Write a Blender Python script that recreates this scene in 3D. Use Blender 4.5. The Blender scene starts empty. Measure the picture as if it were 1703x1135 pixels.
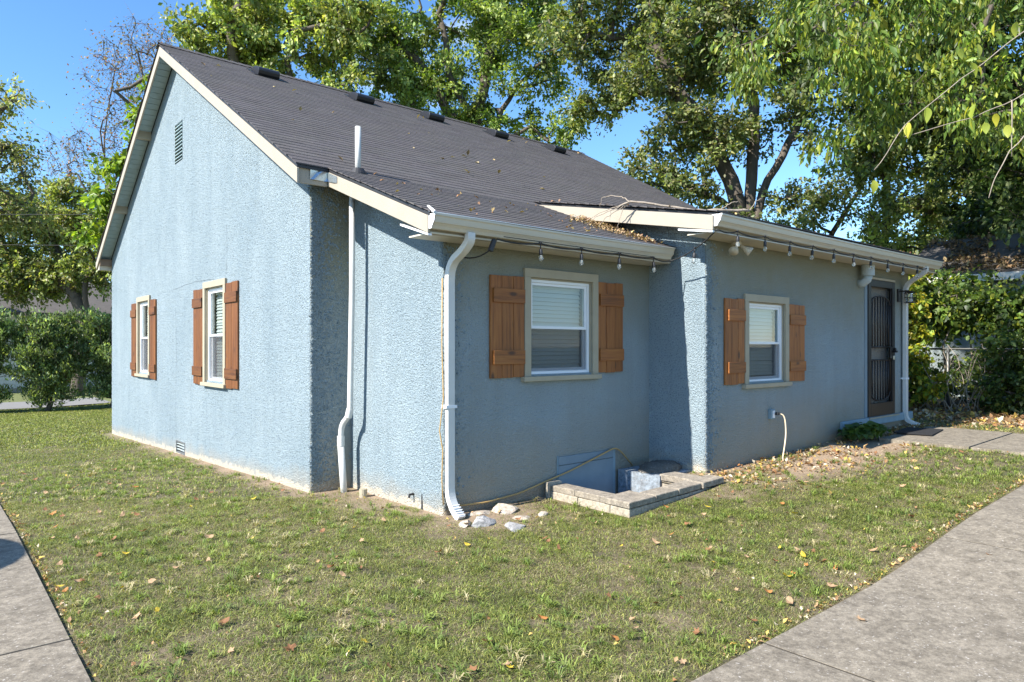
import bpy, bmesh, math, random
import numpy as np
from mathutils import Vector, Matrix

random.seed(7)
rng = np.random.default_rng(7)
C = bpy.context.scene.collection
sc = bpy.context.scene
R = math.radians

# ---------------------------------------------------------------- camera, sky, sun, exposure
cam_d = bpy.data.cameras.new('camera')
cam = bpy.data.objects.new('camera', cam_d)
C.objects.link(cam)
cam.location = (-3.653, -5.272, 1.575)
cam.rotation_euler = (R(90), 0, math.atan2(-0.6481, 0.7615))
cam_d.sensor_width = 36.0
cam_d.lens = 24.33
cam_d.shift_y = 8.5 / 1703
cam_d.clip_start = 0.05
cam_d.clip_end = 1500
sc.camera = cam

SUN_AZ_VEC = Vector((-0.76, 0.045, 0.0)).normalized()      # horizontal direction towards the sun
SUN_EL = R(40)
world = bpy.data.worlds.new('World')
sc.world = world
world.use_nodes = True
wn = world.node_tree
for n in list(wn.nodes): wn.nodes.remove(n)
wo = wn.nodes.new('ShaderNodeOutputWorld')
wb = wn.nodes.new('ShaderNodeBackground')
sky = wn.nodes.new('ShaderNodeTexSky')
sky.sky_type = 'NISHITA'
sky.sun_disc = False
sky.sun_elevation = SUN_EL
sky.sun_rotation = math.atan2(SUN_AZ_VEC.x, SUN_AZ_VEC.y)
sky.air_density = 1.0
sky.dust_density = 0.0
sky.ozone_density = 5.0
wb.inputs['Strength'].default_value = 0.125
# a few faint fair-weather wisps
tc = wn.nodes.new('ShaderNodeTexCoord')
mp = wn.nodes.new('ShaderNodeMapping'); mp.inputs['Scale'].default_value = (1.0, 1.0, 2.6)
nz = wn.nodes.new('ShaderNodeTexNoise'); nz.inputs['Scale'].default_value = 3.1; nz.inputs['Detail'].default_value = 6; nz.inputs['Roughness'].default_value = 0.55
cr = wn.nodes.new('ShaderNodeValToRGB')
cr.color_ramp.elements[0].position = 0.62; cr.color_ramp.elements[0].color = (0, 0, 0, 1)
cr.color_ramp.elements[1].position = 0.85; cr.color_ramp.elements[1].color = (1, 1, 1, 1)
mx = wn.nodes.new('ShaderNodeMixRGB'); mx.inputs['Color2'].default_value = (6.5, 7.0, 7.6, 1)
wn.links.new(tc.outputs['Generated'], mp.inputs['Vector'])
wn.links.new(mp.outputs['Vector'], nz.inputs['Vector'])
wn.links.new(nz.outputs['Fac'], cr.inputs['Fac'])
wn.links.new(cr.outputs['Color'], mx.inputs['Fac'])
hs = wn.nodes.new('ShaderNodeHueSaturation'); hs.inputs['Saturation'].default_value = 1.12
wn.links.new(sky.outputs['Color'], hs.inputs['Color'])
wn.links.new(hs.outputs['Color'], mx.inputs['Color1'])
wn.links.new(mx.outputs['Color'], wb.inputs['Color'])
wn.links.new(wb.outputs['Background'], wo.inputs['Surface'])

sun_d = bpy.data.lights.new('sun', 'SUN')
sun_d.energy = 5.0
sun_d.angle = R(0.55)
sun_d.color = (1.0, 0.95, 0.87)
sun = bpy.data.objects.new('sun', sun_d)
C.objects.link(sun)
sun_dir = Vector((SUN_AZ_VEC.x * math.cos(SUN_EL), SUN_AZ_VEC.y * math.cos(SUN_EL), math.sin(SUN_EL)))
sun.rotation_euler = sun_dir.to_track_quat('Z', 'Y').to_euler()
sun.location = (-20, 0, 20)
sc.view_settings.view_transform = 'Standard'
sc.view_settings.look = 'None'
sc.view_settings.exposure = 1.18
sc.view_settings.gamma = 1.0
sc.view_settings.use_curve_mapping = False

# ---------------------------------------------------------------- materials
def mat(name):
    m = bpy.data.materials.new(name); m.use_nodes = True
    nt = m.node_tree
    b = nt.nodes['Principled BSDF']
    return m, nt, b
def N(nt, t, **kw):
    n = nt.nodes.new(t)
    for k, v in kw.items():
        if k in n.inputs: n.inputs[k].default_value = v
        else: setattr(n, k, v)
    return n
def ramp(nt, fac, stops):
    r = nt.nodes.new('ShaderNodeValToRGB')
    e = r.color_ramp.elements
    while len(e) < len(stops): e.new(0.5)
    for i, (p, c) in enumerate(stops):
        e[i].position = p; e[i].color = (*c, 1) if len(c) == 3 else c
    nt.links.new(fac, r.inputs['Fac'])
    return r.outputs['Color']
def mixc(nt, fac, a, b, typ='MIX'):
    n = nt.nodes.new('ShaderNodeMixRGB'); n.blend_type = typ
    for s, v in (('Fac', fac), ('Color1', a), ('Color2', b)):
        if isinstance(v, bpy.types.NodeSocket): nt.links.new(v, n.inputs[s])
        elif s == 'Fac': n.inputs[s].default_value = v
        else: n.inputs[s].default_value = (*v, 1)
    return n.outputs['Color']
def noise(nt, vec, scale, detail=4, rough=0.55, out='Fac'):
    n = N(nt, 'ShaderNodeTexNoise', Scale=scale, Detail=detail, Roughness=rough)
    if vec is not None: nt.links.new(vec, n.inputs['Vector'])
    return n.outputs[out]
def pos(nt, scale=None):
    g = nt.nodes.new('ShaderNodeNewGeometry')
    if scale is None: return g.outputs['Position']
    m = nt.nodes.new('ShaderNodeMapping'); m.inputs['Scale'].default_value = scale
    nt.links.new(g.outputs['Position'], m.inputs['Vector'])
    return m.outputs['Vector']
def objc(nt, scale=None):
    g = nt.nodes.new('ShaderNodeTexCoord')
    if scale is None: return g.outputs['Object']
    m = nt.nodes.new('ShaderNodeMapping'); m.inputs['Scale'].default_value = scale
    nt.links.new(g.outputs['Object'], m.inputs['Vector'])
    return m.outputs['Vector']
def mth(nt, op, a, b=0.0, clamp=False):
    n = nt.nodes.new('ShaderNodeMath'); n.operation = op; n.use_clamp = clamp
    for i, v in enumerate((a, b)):
        if isinstance(v, bpy.types.NodeSocket): nt.links.new(v, n.inputs[i])
        else: n.inputs[i].default_value = v
    return n.outputs[0]
def bump(nt, b, h, strength=0.5, dist=0.01):
    n = N(nt, 'ShaderNodeBump', Strength=strength, Distance=dist)
    nt.links.new(h, n.inputs['Height'])
    nt.links.new(n.outputs['Normal'], b.inputs['Normal'])
    return n
def simple(name, col, rough=0.6, metal=0.0, var=0.12, sc_=6.0, bmp=0.0, bsc=60, spec=0.5):
    m, nt, b = mat(name)
    p = objc(nt)
    c = mixc(nt, noise(nt, p, sc_, 5), tuple(x * (1 - var) for x in col), tuple(min(1, x * (1 + var)) for x in col))
    nt.links.new(c, b.inputs['Base Color'])
    b.inputs['Roughness'].default_value = rough
    b.inputs['Metallic'].default_value = metal
    b.inputs['Specular IOR Level'].default_value = spec
    if bmp: bump(nt, b, noise(nt, p, bsc, 3), bmp, 0.004)
    return m

def stucco_mat(name, rear=False):
    m, nt, b = mat(name)
    p = pos(nt)
    v = N(nt, 'ShaderNodeTexVoronoi', Scale=75.0); nt.links.new(p, v.inputs['Vector'])
    warp = mixc(nt, 0.012, p, noise(nt, p, 22, 2, out='Color'))
    n1 = noise(nt, warp, 78, 2.5, 0.6)
    n2 = noise(nt, p, 30, 2)
    # pits and lumps of a thrown dash coat
    h = mth(nt, 'ADD', mth(nt, 'MULTIPLY', ramp(nt, n1, [(0.36, (0, 0, 0)), (0.60, (1, 1, 1))]), 0.42), mth(nt, 'MULTIPLY', n2, 0.45))
    h = mth(nt, 'ADD', h, mth(nt, 'MULTIPLY', v.outputs['Distance'], -0.35))
    big = noise(nt, pos(nt, (1, 1, 0.55)), 1.1, 5, 0.6)
    streak = noise(nt, pos(nt, (5.0, 5.0, 0.45)), 1.0, 4, 0.6)
    base = mixc(nt, ramp(nt, big, [(0.35, (0, 0, 0)), (0.68, (1, 1, 1))]), (0.272, 0.346, 0.388), (0.330, 0.405, 0.444))
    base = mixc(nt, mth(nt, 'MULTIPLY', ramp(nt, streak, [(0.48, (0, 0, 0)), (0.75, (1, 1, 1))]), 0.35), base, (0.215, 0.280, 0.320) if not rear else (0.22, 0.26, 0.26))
    # dark pits
    pit = ramp(nt, noise(nt, p, 62, 1.5, 0.5), [(0.35, (1, 1, 1)), (0.40, (0, 0, 0))])
    pk = noise(nt, p, 3.0, 3)
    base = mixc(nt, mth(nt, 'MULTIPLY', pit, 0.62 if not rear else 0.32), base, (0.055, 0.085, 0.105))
    fleck = ramp(nt, noise(nt, p, 95, 1), [(0.70, (0, 0, 0)), (0.76, (1, 1, 1))])
    base = mixc(nt, mth(nt, 'MULTIPLY', fleck, 0.25 if not rear else 0.08), base, (0.62, 0.70, 0.72))
    # soil splash and flaked paint along the foot of the wall
    sx = N(nt, 'ShaderNodeSeparateXYZ'); nt.links.new(p, sx.inputs['Vector'])
    at = N(nt, 'ShaderNodeAttribute', attribute_name='foot')
    d1 = mth(nt, 'ADD', at.outputs['Fac'], mth(nt, 'MULTIPLY', mth(nt, 'SUBTRACT', noise(nt, p, 2.3, 5, 0.65), 0.5), 0.6 if rear else 0.35))
    d2 = mth(nt, 'ADD', at.outputs['Fac'], mth(nt, 'MULTIPLY', mth(nt, 'SUBTRACT', noise(nt, p, 6.0, 5, 0.7), 0.5), 0.28))
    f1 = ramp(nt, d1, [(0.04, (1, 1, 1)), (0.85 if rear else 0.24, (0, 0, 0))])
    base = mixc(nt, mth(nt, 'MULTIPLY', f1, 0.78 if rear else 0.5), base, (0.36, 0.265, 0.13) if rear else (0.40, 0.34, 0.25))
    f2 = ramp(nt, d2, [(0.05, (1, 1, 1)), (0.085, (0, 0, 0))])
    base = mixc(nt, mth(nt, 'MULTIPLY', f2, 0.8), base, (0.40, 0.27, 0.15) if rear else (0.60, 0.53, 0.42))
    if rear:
        # grey-green tone mixed over the base in drifting patches
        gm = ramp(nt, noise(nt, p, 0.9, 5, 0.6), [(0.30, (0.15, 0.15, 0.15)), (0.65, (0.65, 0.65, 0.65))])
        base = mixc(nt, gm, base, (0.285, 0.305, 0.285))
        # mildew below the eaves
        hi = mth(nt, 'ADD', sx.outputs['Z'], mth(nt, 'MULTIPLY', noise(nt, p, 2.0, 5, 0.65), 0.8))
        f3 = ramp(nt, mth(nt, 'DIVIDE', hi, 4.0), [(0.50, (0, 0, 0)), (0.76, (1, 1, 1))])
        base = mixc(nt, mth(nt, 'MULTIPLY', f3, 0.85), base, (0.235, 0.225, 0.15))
    nt.links.new(base, b.inputs['Base Color'])
    b.inputs['Roughness'].default_value = 0.92
    b.inputs['Specular IOR Level'].default_value = 0.25
    bump(nt, b, h, 1.0, 0.024 if not rear else 0.015)
    return m
M = {}
M['stucco'] = stucco_mat('blue_stucco')
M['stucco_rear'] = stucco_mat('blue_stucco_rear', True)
M['trim'] = simple('beige_paint', (0.36, 0.315, 0.225), 0.65, var=0.14, sc_=9, bmp=0.25, bsc=30)
M['fascia'] = simple('cream_fascia_paint', (0.345, 0.305, 0.24), 0.6, var=0.12, sc_=5, bmp=0.25, bsc=25)
M['soffit'] = simple('blue_soffit_paint', (0.36, 0.47, 0.49), 0.7, var=0.2, sc_=8, bmp=0.3, bsc=25)
M['brown'] = simple('brown_wood_bracket', (0.22, 0.15, 0.10), 0.75, var=0.2)
M['gutter'] = simple('cream_gutter_enamel', (0.54, 0.49, 0.39), 0.42, var=0.10, sc_=3)
M['white'] = simple('white_vinyl', (0.78, 0.79, 0.80), 0.38, var=0.03, sc_=4)
M['pvc'] = simple('white_pvc', (0.60, 0.595, 0.565), 0.42, var=0.13, sc_=5)
M['rubber'] = simple('black_rubber', (0.022, 0.022, 0.024), 0.55, var=0.2)
M['ventblack'] = simple('black_roof_vent_metal', (0.02, 0.02, 0.022), 0.38, var=0.2)
M['iron'] = simple('black_iron', (0.016, 0.013, 0.012), 0.45, var=0.25, bmp=0.1)
M['flash'] = simple('galvanised_flashing', (0.55, 0.57, 0.56), 0.32, metal=0.85, var=0.2, sc_=14, bmp=0.5, bsc=12)
M['blind'] = simple('white_blind', (0.66, 0.66, 0.63), 0.5, var=0.03)
M['curtain'] = simple('dark_room_lining', (0.10, 0.11, 0.11), 0.9, var=0.3)
M['cord'] = simple('tan_cord', (0.42, 0.27, 0.10), 0.5, var=0.1)
M['cordw'] = simple('cream_cord', (0.62, 0.50, 0.34), 0.5, var=0.1)
M['brass'] = simple('padlock_steel', (0.6, 0.58, 0.52), 0.3, metal=0.9, var=0.1)
M['vent_pale'] = simple('pale_painted_duct', (0.40, 0.45, 0.45), 0.6, var=0.1)
M['sill'] = simple('painted_sill', (0.22, 0.30, 0.34), 0.85, var=0.25, sc_=7, bmp=0.4, bsc=50)
M['hatch'] = simple('blue_painted_plywood', (0.19, 0.245, 0.28), 0.8, var=0.2, sc_=5, bmp=0.3, bsc=40)
M['gap'] = simple('dark_recess', (0.02, 0.022, 0.025), 0.9)
M['matt'] = simple('black_doormat_rubber', (0.012, 0.012, 0.013), 0.9, var=0.3, bmp=0.5)

def wood_mat(name, vert, k=1.0):
    m, nt, b = mat(name)
    p = objc(nt, (22, 22, 1.3) if vert else (1.3, 22, 22))
    oi = N(nt, 'ShaderNodeObjectInfo')
    ad = N(nt, 'ShaderNodeVectorMath', operation='ADD'); nt.links.new(p, ad.inputs[0]); 
    cm = N(nt, 'ShaderNodeVectorMath', operation='SCALE'); cm.inputs[0].default_value = (31, 17, 23); nt.links.new(oi.outputs['Random'], cm.inputs['Scale'])
    nt.links.new(cm.outputs['Vector'], ad.inputs[1])
    g = noise(nt, ad.outputs['Vector'], 1.6, 6, 0.65)
    g2 = noise(nt, ad.outputs['Vector'], 0.25, 3)
    c = ramp(nt, g, [(0.28, (0.13, 0.040, 0.008)), (0.5, (0.33, 0.112, 0.018)), (0.72, (0.44, 0.175, 0.034))])
    c = mixc(nt, mth(nt, 'MULTIPLY', g2, 0.5), c, (0.17, 0.055, 0.016))
    p2 = objc(nt, (1.0, 1.0, 0.45) if vert else (0.45, 1, 1))
    ad2 = N(nt, 'ShaderNodeVectorMath', operation='ADD'); nt.links.new(p2, ad2.inputs[0]); nt.links.new(cm.outputs['Vector'], ad2.inputs[1])
    v = N(nt, 'ShaderNodeTexVoronoi', Scale=7.0); nt.links.new(ad2.outputs['Vector'], v.inputs['Vector'])
    kn = ramp(nt, v.outputs['Distance'], [(0.09, (1, 1, 1)), (0.20, (0, 0, 0))])
    c = mixc(nt, mth(nt, 'MULTIPLY', kn, 0.8), c, (0.045, 0.018, 0.008))
    br = mixc(nt, oi.outputs['Random'], (0.80*k, 0.80*k, 0.84*k), (1.12*k, 1.12*k, 1.18*k))
    c = mixc(nt, 1.0, c, br, 'MULTIPLY')
    nt.links.new(c, b.inputs['Base Color'])
    b.inputs['Roughness'].default_value = 0.6
    bump(nt, b, g, 0.3, 0.002)
    return m
M['wood'] = wood_mat('stained_cedar_vertical', True)
M['woodh'] = wood_mat('stained_cedar_horizontal', False)
M['wood_old'] = wood_mat('weathered_cedar_vertical', True, 0.50)
M['woodh_old'] = wood_mat('weathered_cedar_horizontal', False, 0.46)

def shingle_mat():
    m, nt, b = mat('charcoal_shingles')
    p = pos(nt)
    at = N(nt, 'ShaderNodeAttribute', attribute_name='tint')
    gr = noise(nt, p, 130, 2, 0.8)
    c = mixc(nt, ramp(nt, gr, [(0.35, (0, 0, 0)), (0.7, (1, 1, 1))]), (0.043, 0.041, 0.041), (0.150, 0.140, 0.137))
    c = mixc(nt, 1.0, c, at.outputs['Color'], 'MULTIPLY')
    big = noise(nt, p, 0.9, 5, 0.6)
    c = mixc(nt, mth(nt, 'MULTIPLY', ramp(nt, big, [(0.45, (0, 0, 0)), (0.8, (1, 1, 1))]), 0.2), c, (0.10, 0.085, 0.07))
    sp = ramp(nt, noise(nt, p, 45, 1), [(0.77, (0, 0, 0)), (0.80, (1, 1, 1))])
    c = mixc(nt, mth(nt, 'MULTIPLY', sp, 0.5), c, (0.24, 0.20, 0.15))
    nt.links.new(c, b.inputs['Base Color'])
    b.inputs['Roughness'].default_value = 0.9
    b.inputs['Specular IOR Level'].default_value = 0.3
    bump(nt, b, gr, 0.6, 0.004)
    return m
M['shingle'] = shingle_mat()

def concrete_mat(name, a, bcol, stain=(0.12, 0.105, 0.09), scl=1.0, stn=0.6):
    m, nt, b = mat(name)
    p = pos(nt)
    c = mixc(nt, noise(nt, p, 2.2 * scl, 6, 0.65), a, bcol)
    st = ramp(nt, noise(nt, p, 5.5 * scl, 8, 0.75), [(0.44, (0, 0, 0)), (0.60, (1, 1, 1))])
    c = mixc(nt, mth(nt, 'MULTIPLY', st, stn), c, stain)
    gr_ = noise(nt, p, 28, 8, 0.85)
    c = mixc(nt, 1.0, c, ramp(nt, gr_, [(0.38, (0.62, 0.61, 0.60)), (0.62, (1.34, 1.34, 1.34))]), 'MULTIPLY')
    sp = ramp(nt, noise(nt, p, 48, 2, 0.6), [(0.64, (0, 0, 0)), (0.70, (1, 1, 1))])
    c = mixc(nt, mth(nt, 'MULTIPLY', sp, 0.6), c, (0.50, 0.46, 0.41))
    dk = ramp(nt, noise(nt, p, 110, 2, 0.6), [(0.30, (1, 1, 1)), (0.42, (0, 0, 0))])
    c = mixc(nt, mth(nt, 'MULTIPLY', dk, 0.5), c, (0.07, 0.06, 0.055))
    nt.links.new(c, b.inputs['Base Color'])
    b.inputs['Roughness'].default_value = 0.92
    bump(nt, b, noise(nt, p, 90, 4, 0.7), 0.45, 0.004)
    return m
M['slab'] = concrete_mat('weathered_concrete', (0.195, 0.167, 0.125), (0.265, 0.229, 0.176), stain=(0.105, 0.087, 0.063), scl=1.6, stn=0.6)
M['block'] = concrete_mat('concrete_block', (0.33, 0.28, 0.21), (0.40, 0.35, 0.275), stn=0.25)
M['cap'] = concrete_mat('weathered_cap_block', (0.22, 0.19, 0.145), (0.36, 0.31, 0.245), stn=0.6, scl=2)
M['wellwall'] = concrete_mat('painted_well_wall', (0.20, 0.24, 0.28), (0.27, 0.31, 0.35), stn=0.35, scl=2)
M['moss'] = concrete_mat('dark_mossy_concrete', (0.07, 0.065, 0.055), (0.14, 0.13, 0.11), scl=3)
M['rock'] = concrete_mat('broken_concrete_grey', (0.33, 0.32, 0.31), (0.44, 0.43, 0.41), stain=(0.15, 0.145, 0.14), scl=6)
M['rockb'] = concrete_mat('broken_concrete_tan', (0.42, 0.36, 0.29), (0.52, 0.46, 0.38), stain=(0.22, 0.16, 0.11), scl=6)

def glass_mat():
    m, nt, b = mat('window_glass')
    nt.nodes.remove(b)
    out = nt.nodes['Material Output']
    tr = N(nt, 'ShaderNodeBsdfTransparent'); tr.inputs['Color'].default_value = (0.86, 0.90, 0.90, 1)
    gl = N(nt, 'ShaderNodeBsdfGlossy', Roughness=0.02)
    fr = N(nt, 'ShaderNodeFresnel', IOR=1.55)
    mxs = N(nt, 'ShaderNodeMixShader')
    gm = N(nt, 'ShaderNodeNewGeometry')
    f = mth(nt, 'MULTIPLY', mth(nt, 'MULTIPLY', fr.outputs['Fac'], 1.5, True), mth(nt, 'SUBTRACT', 1.0, gm.outputs['Backfacing']))
    nt.links.new(f, mxs.inputs['Fac'])
    nt.links.new(tr.outputs[0], mxs.inputs[1]); nt.links.new(gl.outputs[0], mxs.inputs[2])
    nt.links.new(mxs.outputs[0], out.inputs['Surface'])
    return m
M['glass'] = glass_mat()
def screen_mat():
    m, nt, b = mat('insect_screen')
    out = nt.nodes['Material Output']
    tr = N(nt, 'ShaderNodeBsdfTransparent')
    mxs = N(nt, 'ShaderNodeMixShader', Fac=0.28)
    b.inputs['Base Color'].default_value = (0.09, 0.09, 0.095, 1); b.inputs['Roughness'].default_value = 0.8
    nt.links.new(tr.outputs[0], mxs.inputs[1]); nt.links.new(b.outputs[0], mxs.inputs[2])
    nt.links.new(mxs.outputs[0], out.inputs['Surface'])
    return m
M['screen'] = screen_mat()
m, nt, b = mat('bulb_glass')
b.inputs['Base Color'].default_value = (0.9, 0.93, 0.9, 1); b.inputs['Roughness'].default_value = 0.03
b.inputs['Transmission Weight'].default_value = 0.85; b.inputs['IOR'].default_value = 1.3
M['bulb'] = m

def leaf_mat(name, trans=0.42, gain=1.0, rough=0.45):
    m, nt, b = mat(name)
    out = nt.nodes['Material Output']
    at = N(nt, 'ShaderNodeAttribute', attribute_name='tint')
    nt.links.new(at.outputs['Color'], b.inputs['Base Color'])
    b.inputs['Roughness'].default_value = rough
    b.inputs['Specular IOR Level'].default_value = 0.45
    tl = N(nt, 'ShaderNodeBsdfTranslucent')
    tc_ = mixc(nt, 1.0, at.outputs['Color'], (1.5 * gain, 1.55 * gain, 0.55 * gain), 'MULTIPLY')
    nt.links.new(tc_, tl.inputs['Color'])
    ms = N(nt, 'ShaderNodeMixShader', Fac=trans)
    nt.links.new(b.outputs[0], ms.inputs[1]); nt.links.new(tl.outputs[0], ms.inputs[2])
    nt.links.new(ms.outputs[0], out.inputs['Surface'])
    return m
M['leaf'] = leaf_mat('leaf_green')
M['grass'] = leaf_mat('grass_blade', 0.30, 0.9, 0.6)
M['dryleaf'] = leaf_mat('dry_leaf', 0.15, 0.7, 0.7)

def bark_mat(name, a, bb):
    m, nt, b = mat(name)
    p = pos(nt, (9, 9, 2.2))
    g = noise(nt, p, 1.6, 6, 0.7)
    nt.links.new(mixc(nt, g, a, bb), b.inputs['Base Color'])
    b.inputs['Roughness'].default_value = 0.95
    bump(nt, b, g, 0.8, 0.03)
    return m
M['bark'] = bark_mat('grey_bark', (0.045, 0.036, 0.028), (0.17, 0.14, 0.11))
M['barkp'] = bark_mat('pale_bark', (0.09, 0.075, 0.06), (0.27, 0.22, 0.17))
M['stick'] = bark_mat('dry_stick', (0.20, 0.16, 0.12), (0.42, 0.36, 0.29))

def lawn_mat():
    m, nt, b = mat('lawn_soil')
    p = pos(nt)
    at = N(nt, 'ShaderNodeAttribute', attribute_name='tint')
    c = mixc(nt, ramp(nt, noise(nt, p, 38, 5, 0.75), [(0.3, (0, 0, 0)), (0.7, (1, 1, 1))]), (0.6, 0.6, 0.6), (1.35, 1.35, 1.35))
    c = mixc(nt, 1.0, at.outputs['Color'], c, 'MULTIPLY')
    c2 = ramp(nt, noise(nt, p, 9, 4, 0.7), [(0.55, (0, 0, 0)), (0.72, (1, 1, 1))])
    c = mixc(nt, mth(nt, 'MULTIPLY', c2, 0.4), c, (0.27, 0.20, 0.12))
    nt.links.new(c, b.inputs['Base Color'])
    b.inputs['Roughness'].default_value = 0.95
    bump(nt, b, noise(nt, p, 60, 4, 0.7), 0.8, 0.012)
    return m
M['lawn'] = lawn_mat()
M['siding'] = simple('white_siding', (0.62, 0.60, 0.56), 0.6, var=0.05)
M['shedwall'] = simple('pale_shed_wall', (0.20, 0.235, 0.235), 0.8, var=0.1)
M['oldroof'] = simple('old_grey_shingle', (0.09, 0.08, 0.07), 0.9, var=0.35, sc_=4, bmp=0.5)
M['asphalt'] = simple('road_asphalt', (0.20, 0.195, 0.19), 0.9, var=0.15, sc_=2)
M['galv'] = simple('galvanised_wire', (0.16, 0.16, 0.155), 0.45, metal=0.7, var=0.1)
M['wire'] = simple('dark_cable', (0.015, 0.015, 0.015), 0.6)
M['door'] = simple('tan_inner_door', (0.56, 0.50, 0.39), 0.6, var=0.08)
M['red'] = simple('faded_red_paint', (0.25, 0.02, 0.03), 0.6)

# ---------------------------------------------------------------- geometry helpers
class G:
    def __init__(s): s.v = []; s.f = []; s.c = []
    def quad(s, a, b_, c_, d): 
        i = len(s.v); s.v += [a, b_, c_, d]; s.f.append((i, i+1, i+2, i+3))
    def poly(s, pts):
        i = len(s.v); s.v += list(pts); s.f.append(tuple(range(i, i+len(pts))))
    def box(s, x0, x1, y0, y1, z0, z1):
        i = len(s.v)
        s.v += [(x0,y0,z0),(x1,y0,z0),(x1,y1,z0),(x0,y1,z0),(x0,y0,z1),(x1,y0,z1),(x1,y1,z1),(x0,y1,z1)]
        for f in ((0,3,2,1),(4,5,6,7),(0,1,5,4),(1,2,6,5),(2,3,7,6),(3,0,4,7)): s.f.append(tuple(i+k for k in f))
        return s
    def hexa(s, p):          # eight corners: bottom 4 then top 4, counter-clockwise
        i = len(s.v); s.v += [tuple(q) for q in p]
        for f in ((0,3,2,1),(4,5,6,7),(0,1,5,4),(1,2,6,5),(2,3,7,6),(3,0,4,7)): s.f.append(tuple(i+k for k in f))
        return s
    def tube(s, path, r, n=8, cap=True, squash=None):
        P = [Vector(p) for p in path]
        rr = r if isinstance(r, (list, tuple)) else [r]*len(P)
        i0 = len(s.v)
        u = None
        for k, p in enumerate(P):
            t = (P[min(k+1, len(P)-1)] - P[max(k-1, 0)])
            if t.length < 1e-9: t = Vector((0,0,1))
            t.normalize()
            if u is None:
                u = t.orthogonal().normalized()
            else:
                u = (u - t*u.dot(t))
                u = u.normalized() if u.length > 1e-6 else t.orthogonal().normalized()
            w = t.cross(u)
            for j in range(n):
                a = 2*math.pi*j/n
                s.v.append(tuple(p + (u*math.cos(a) + w*math.sin(a))*rr[k]))
        for k in range(len(P)-1):
            for j in range(n):
                a = i0+k*n+j; b_ = i0+k*n+(j+1) % n
                s.f.append((a, b_, b_+n, a+n))
        if cap:
            s.f.append(tuple(i0+j for j in reversed(range(n))))
            s.f.append(tuple(i0+(len(P)-1)*n+j for j in range(n)))
        return s
    def sweep(s, path, prof, side):   # rectangular-ish profile (a along side, b along the other normal)
        P = [Vector(p) for p in path]; side = Vector(side).normalized(); i0 = len(s.v); n = len(prof)
        for k, p in enumerate(P):
            t = (P[min(k+1, len(P)-1)] - P[max(k-1, 0)]).normalized()
            w = side.cross(t).normalized()
            for a, b_ in prof: s.v.append(tuple(p + side*a + w*b_))
        for k in range(len(P)-1):
            for j in range(n):
                a = i0+k*n+j; b_ = i0+k*n+(j+1) % n
                s.f.append((a, b_, b_+n, a+n))
        s.f.append(tuple(i0+j for j in reversed(range(n)))); s.f.append(tuple(i0+(len(P)-1)*n+j for j in range(n)))
        return s
    def mesh(s, name, material, smooth=False):
        me = bpy.data.meshes.new(name)
        me.from_pydata([tuple(x) for x in s.v], [], s.f)
        if material is not None: me.materials.append(material)
        if s.c:
            a = me.color_attributes.new('tint', 'FLOAT_COLOR', 'POINT')
            a.data.foreach_set('color', np.array(s.c, dtype=np.float32).ravel())
        me.update()
        bm = bmesh.new(); bm.from_mesh(me); bmesh.ops.recalc_face_normals(bm, faces=bm.faces); bm.to_mesh(me); bm.free()
        if smooth:
            me.polygons.foreach_set('use_smooth', [True]*len(me.polygons))
        return me
    def build(s, name, material, parent=None, smooth=False, bevel=0.0, kind=None):
        o = bpy.data.objects.new(name, s.mesh(name, material, smooth)); C.objects.link(o)
        if parent is not None: o.parent = parent
        if bevel:
            md = o.modifiers.new('bevel', 'BEVEL'); md.width = bevel; md.segments = 2; md.limit_method = 'ANGLE'
        if kind: o['kind'] = kind
        return o
def inst(name, me, parent=None, loc=(0,0,0), rot=(0,0,0), scale=(1,1,1)):
    o = bpy.data.objects.new(name, me); C.objects.link(o)
    o.location = loc; o.rotation_euler = rot; o.scale = scale
    if parent is not None: o.parent = parent
    return o
def empty(name, loc=(0,0,0), rot=(0,0,0)):
    o = bpy.data.objects.new(name, None); C.objects.link(o); o.location = loc; o.rotation_euler = rot
    o.empty_display_size = 0.1
    return o
def tag(o, label=None, cat=None, group=None, kind=None):
    if label: o['label'] = label
    if cat: o['category'] = cat
    if group: o['group'] = group
    if kind: o['kind'] = kind
    return o

def npmesh(name, V, F, material, tint=None, smooth=False):
    """V (n,3), F (m,k) all faces the same size, tint (n,3)"""
    me = bpy.data.meshes.new(name)
    n, (mf, k) = len(V), F.shape
    me.vertices.add(n); me.vertices.foreach_set('co', V.astype(np.float32).ravel())
    me.loops.add(mf*k); me.loops.foreach_set('vertex_index', F.astype(np.int32).ravel())
    me.polygons.add(mf)
    me.polygons.foreach_set('loop_start', np.arange(0, mf*k, k, dtype=np.int32))
    me.polygons.foreach_set('loop_total', np.full(mf, k, dtype=np.int32))
    if smooth: me.polygons.foreach_set('use_smooth', np.ones(mf, dtype=bool))
    me.materials.append(material)
    if tint is not None:
        a = me.color_attributes.new('tint', 'FLOAT_COLOR', 'POINT')
        c = np.ones((n, 4), dtype=np.float32); c[:, :3] = tint
        a.data.foreach_set('color', c.ravel())
    me.update(calc_edges=True)
    me.validate()
    return me

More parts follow.
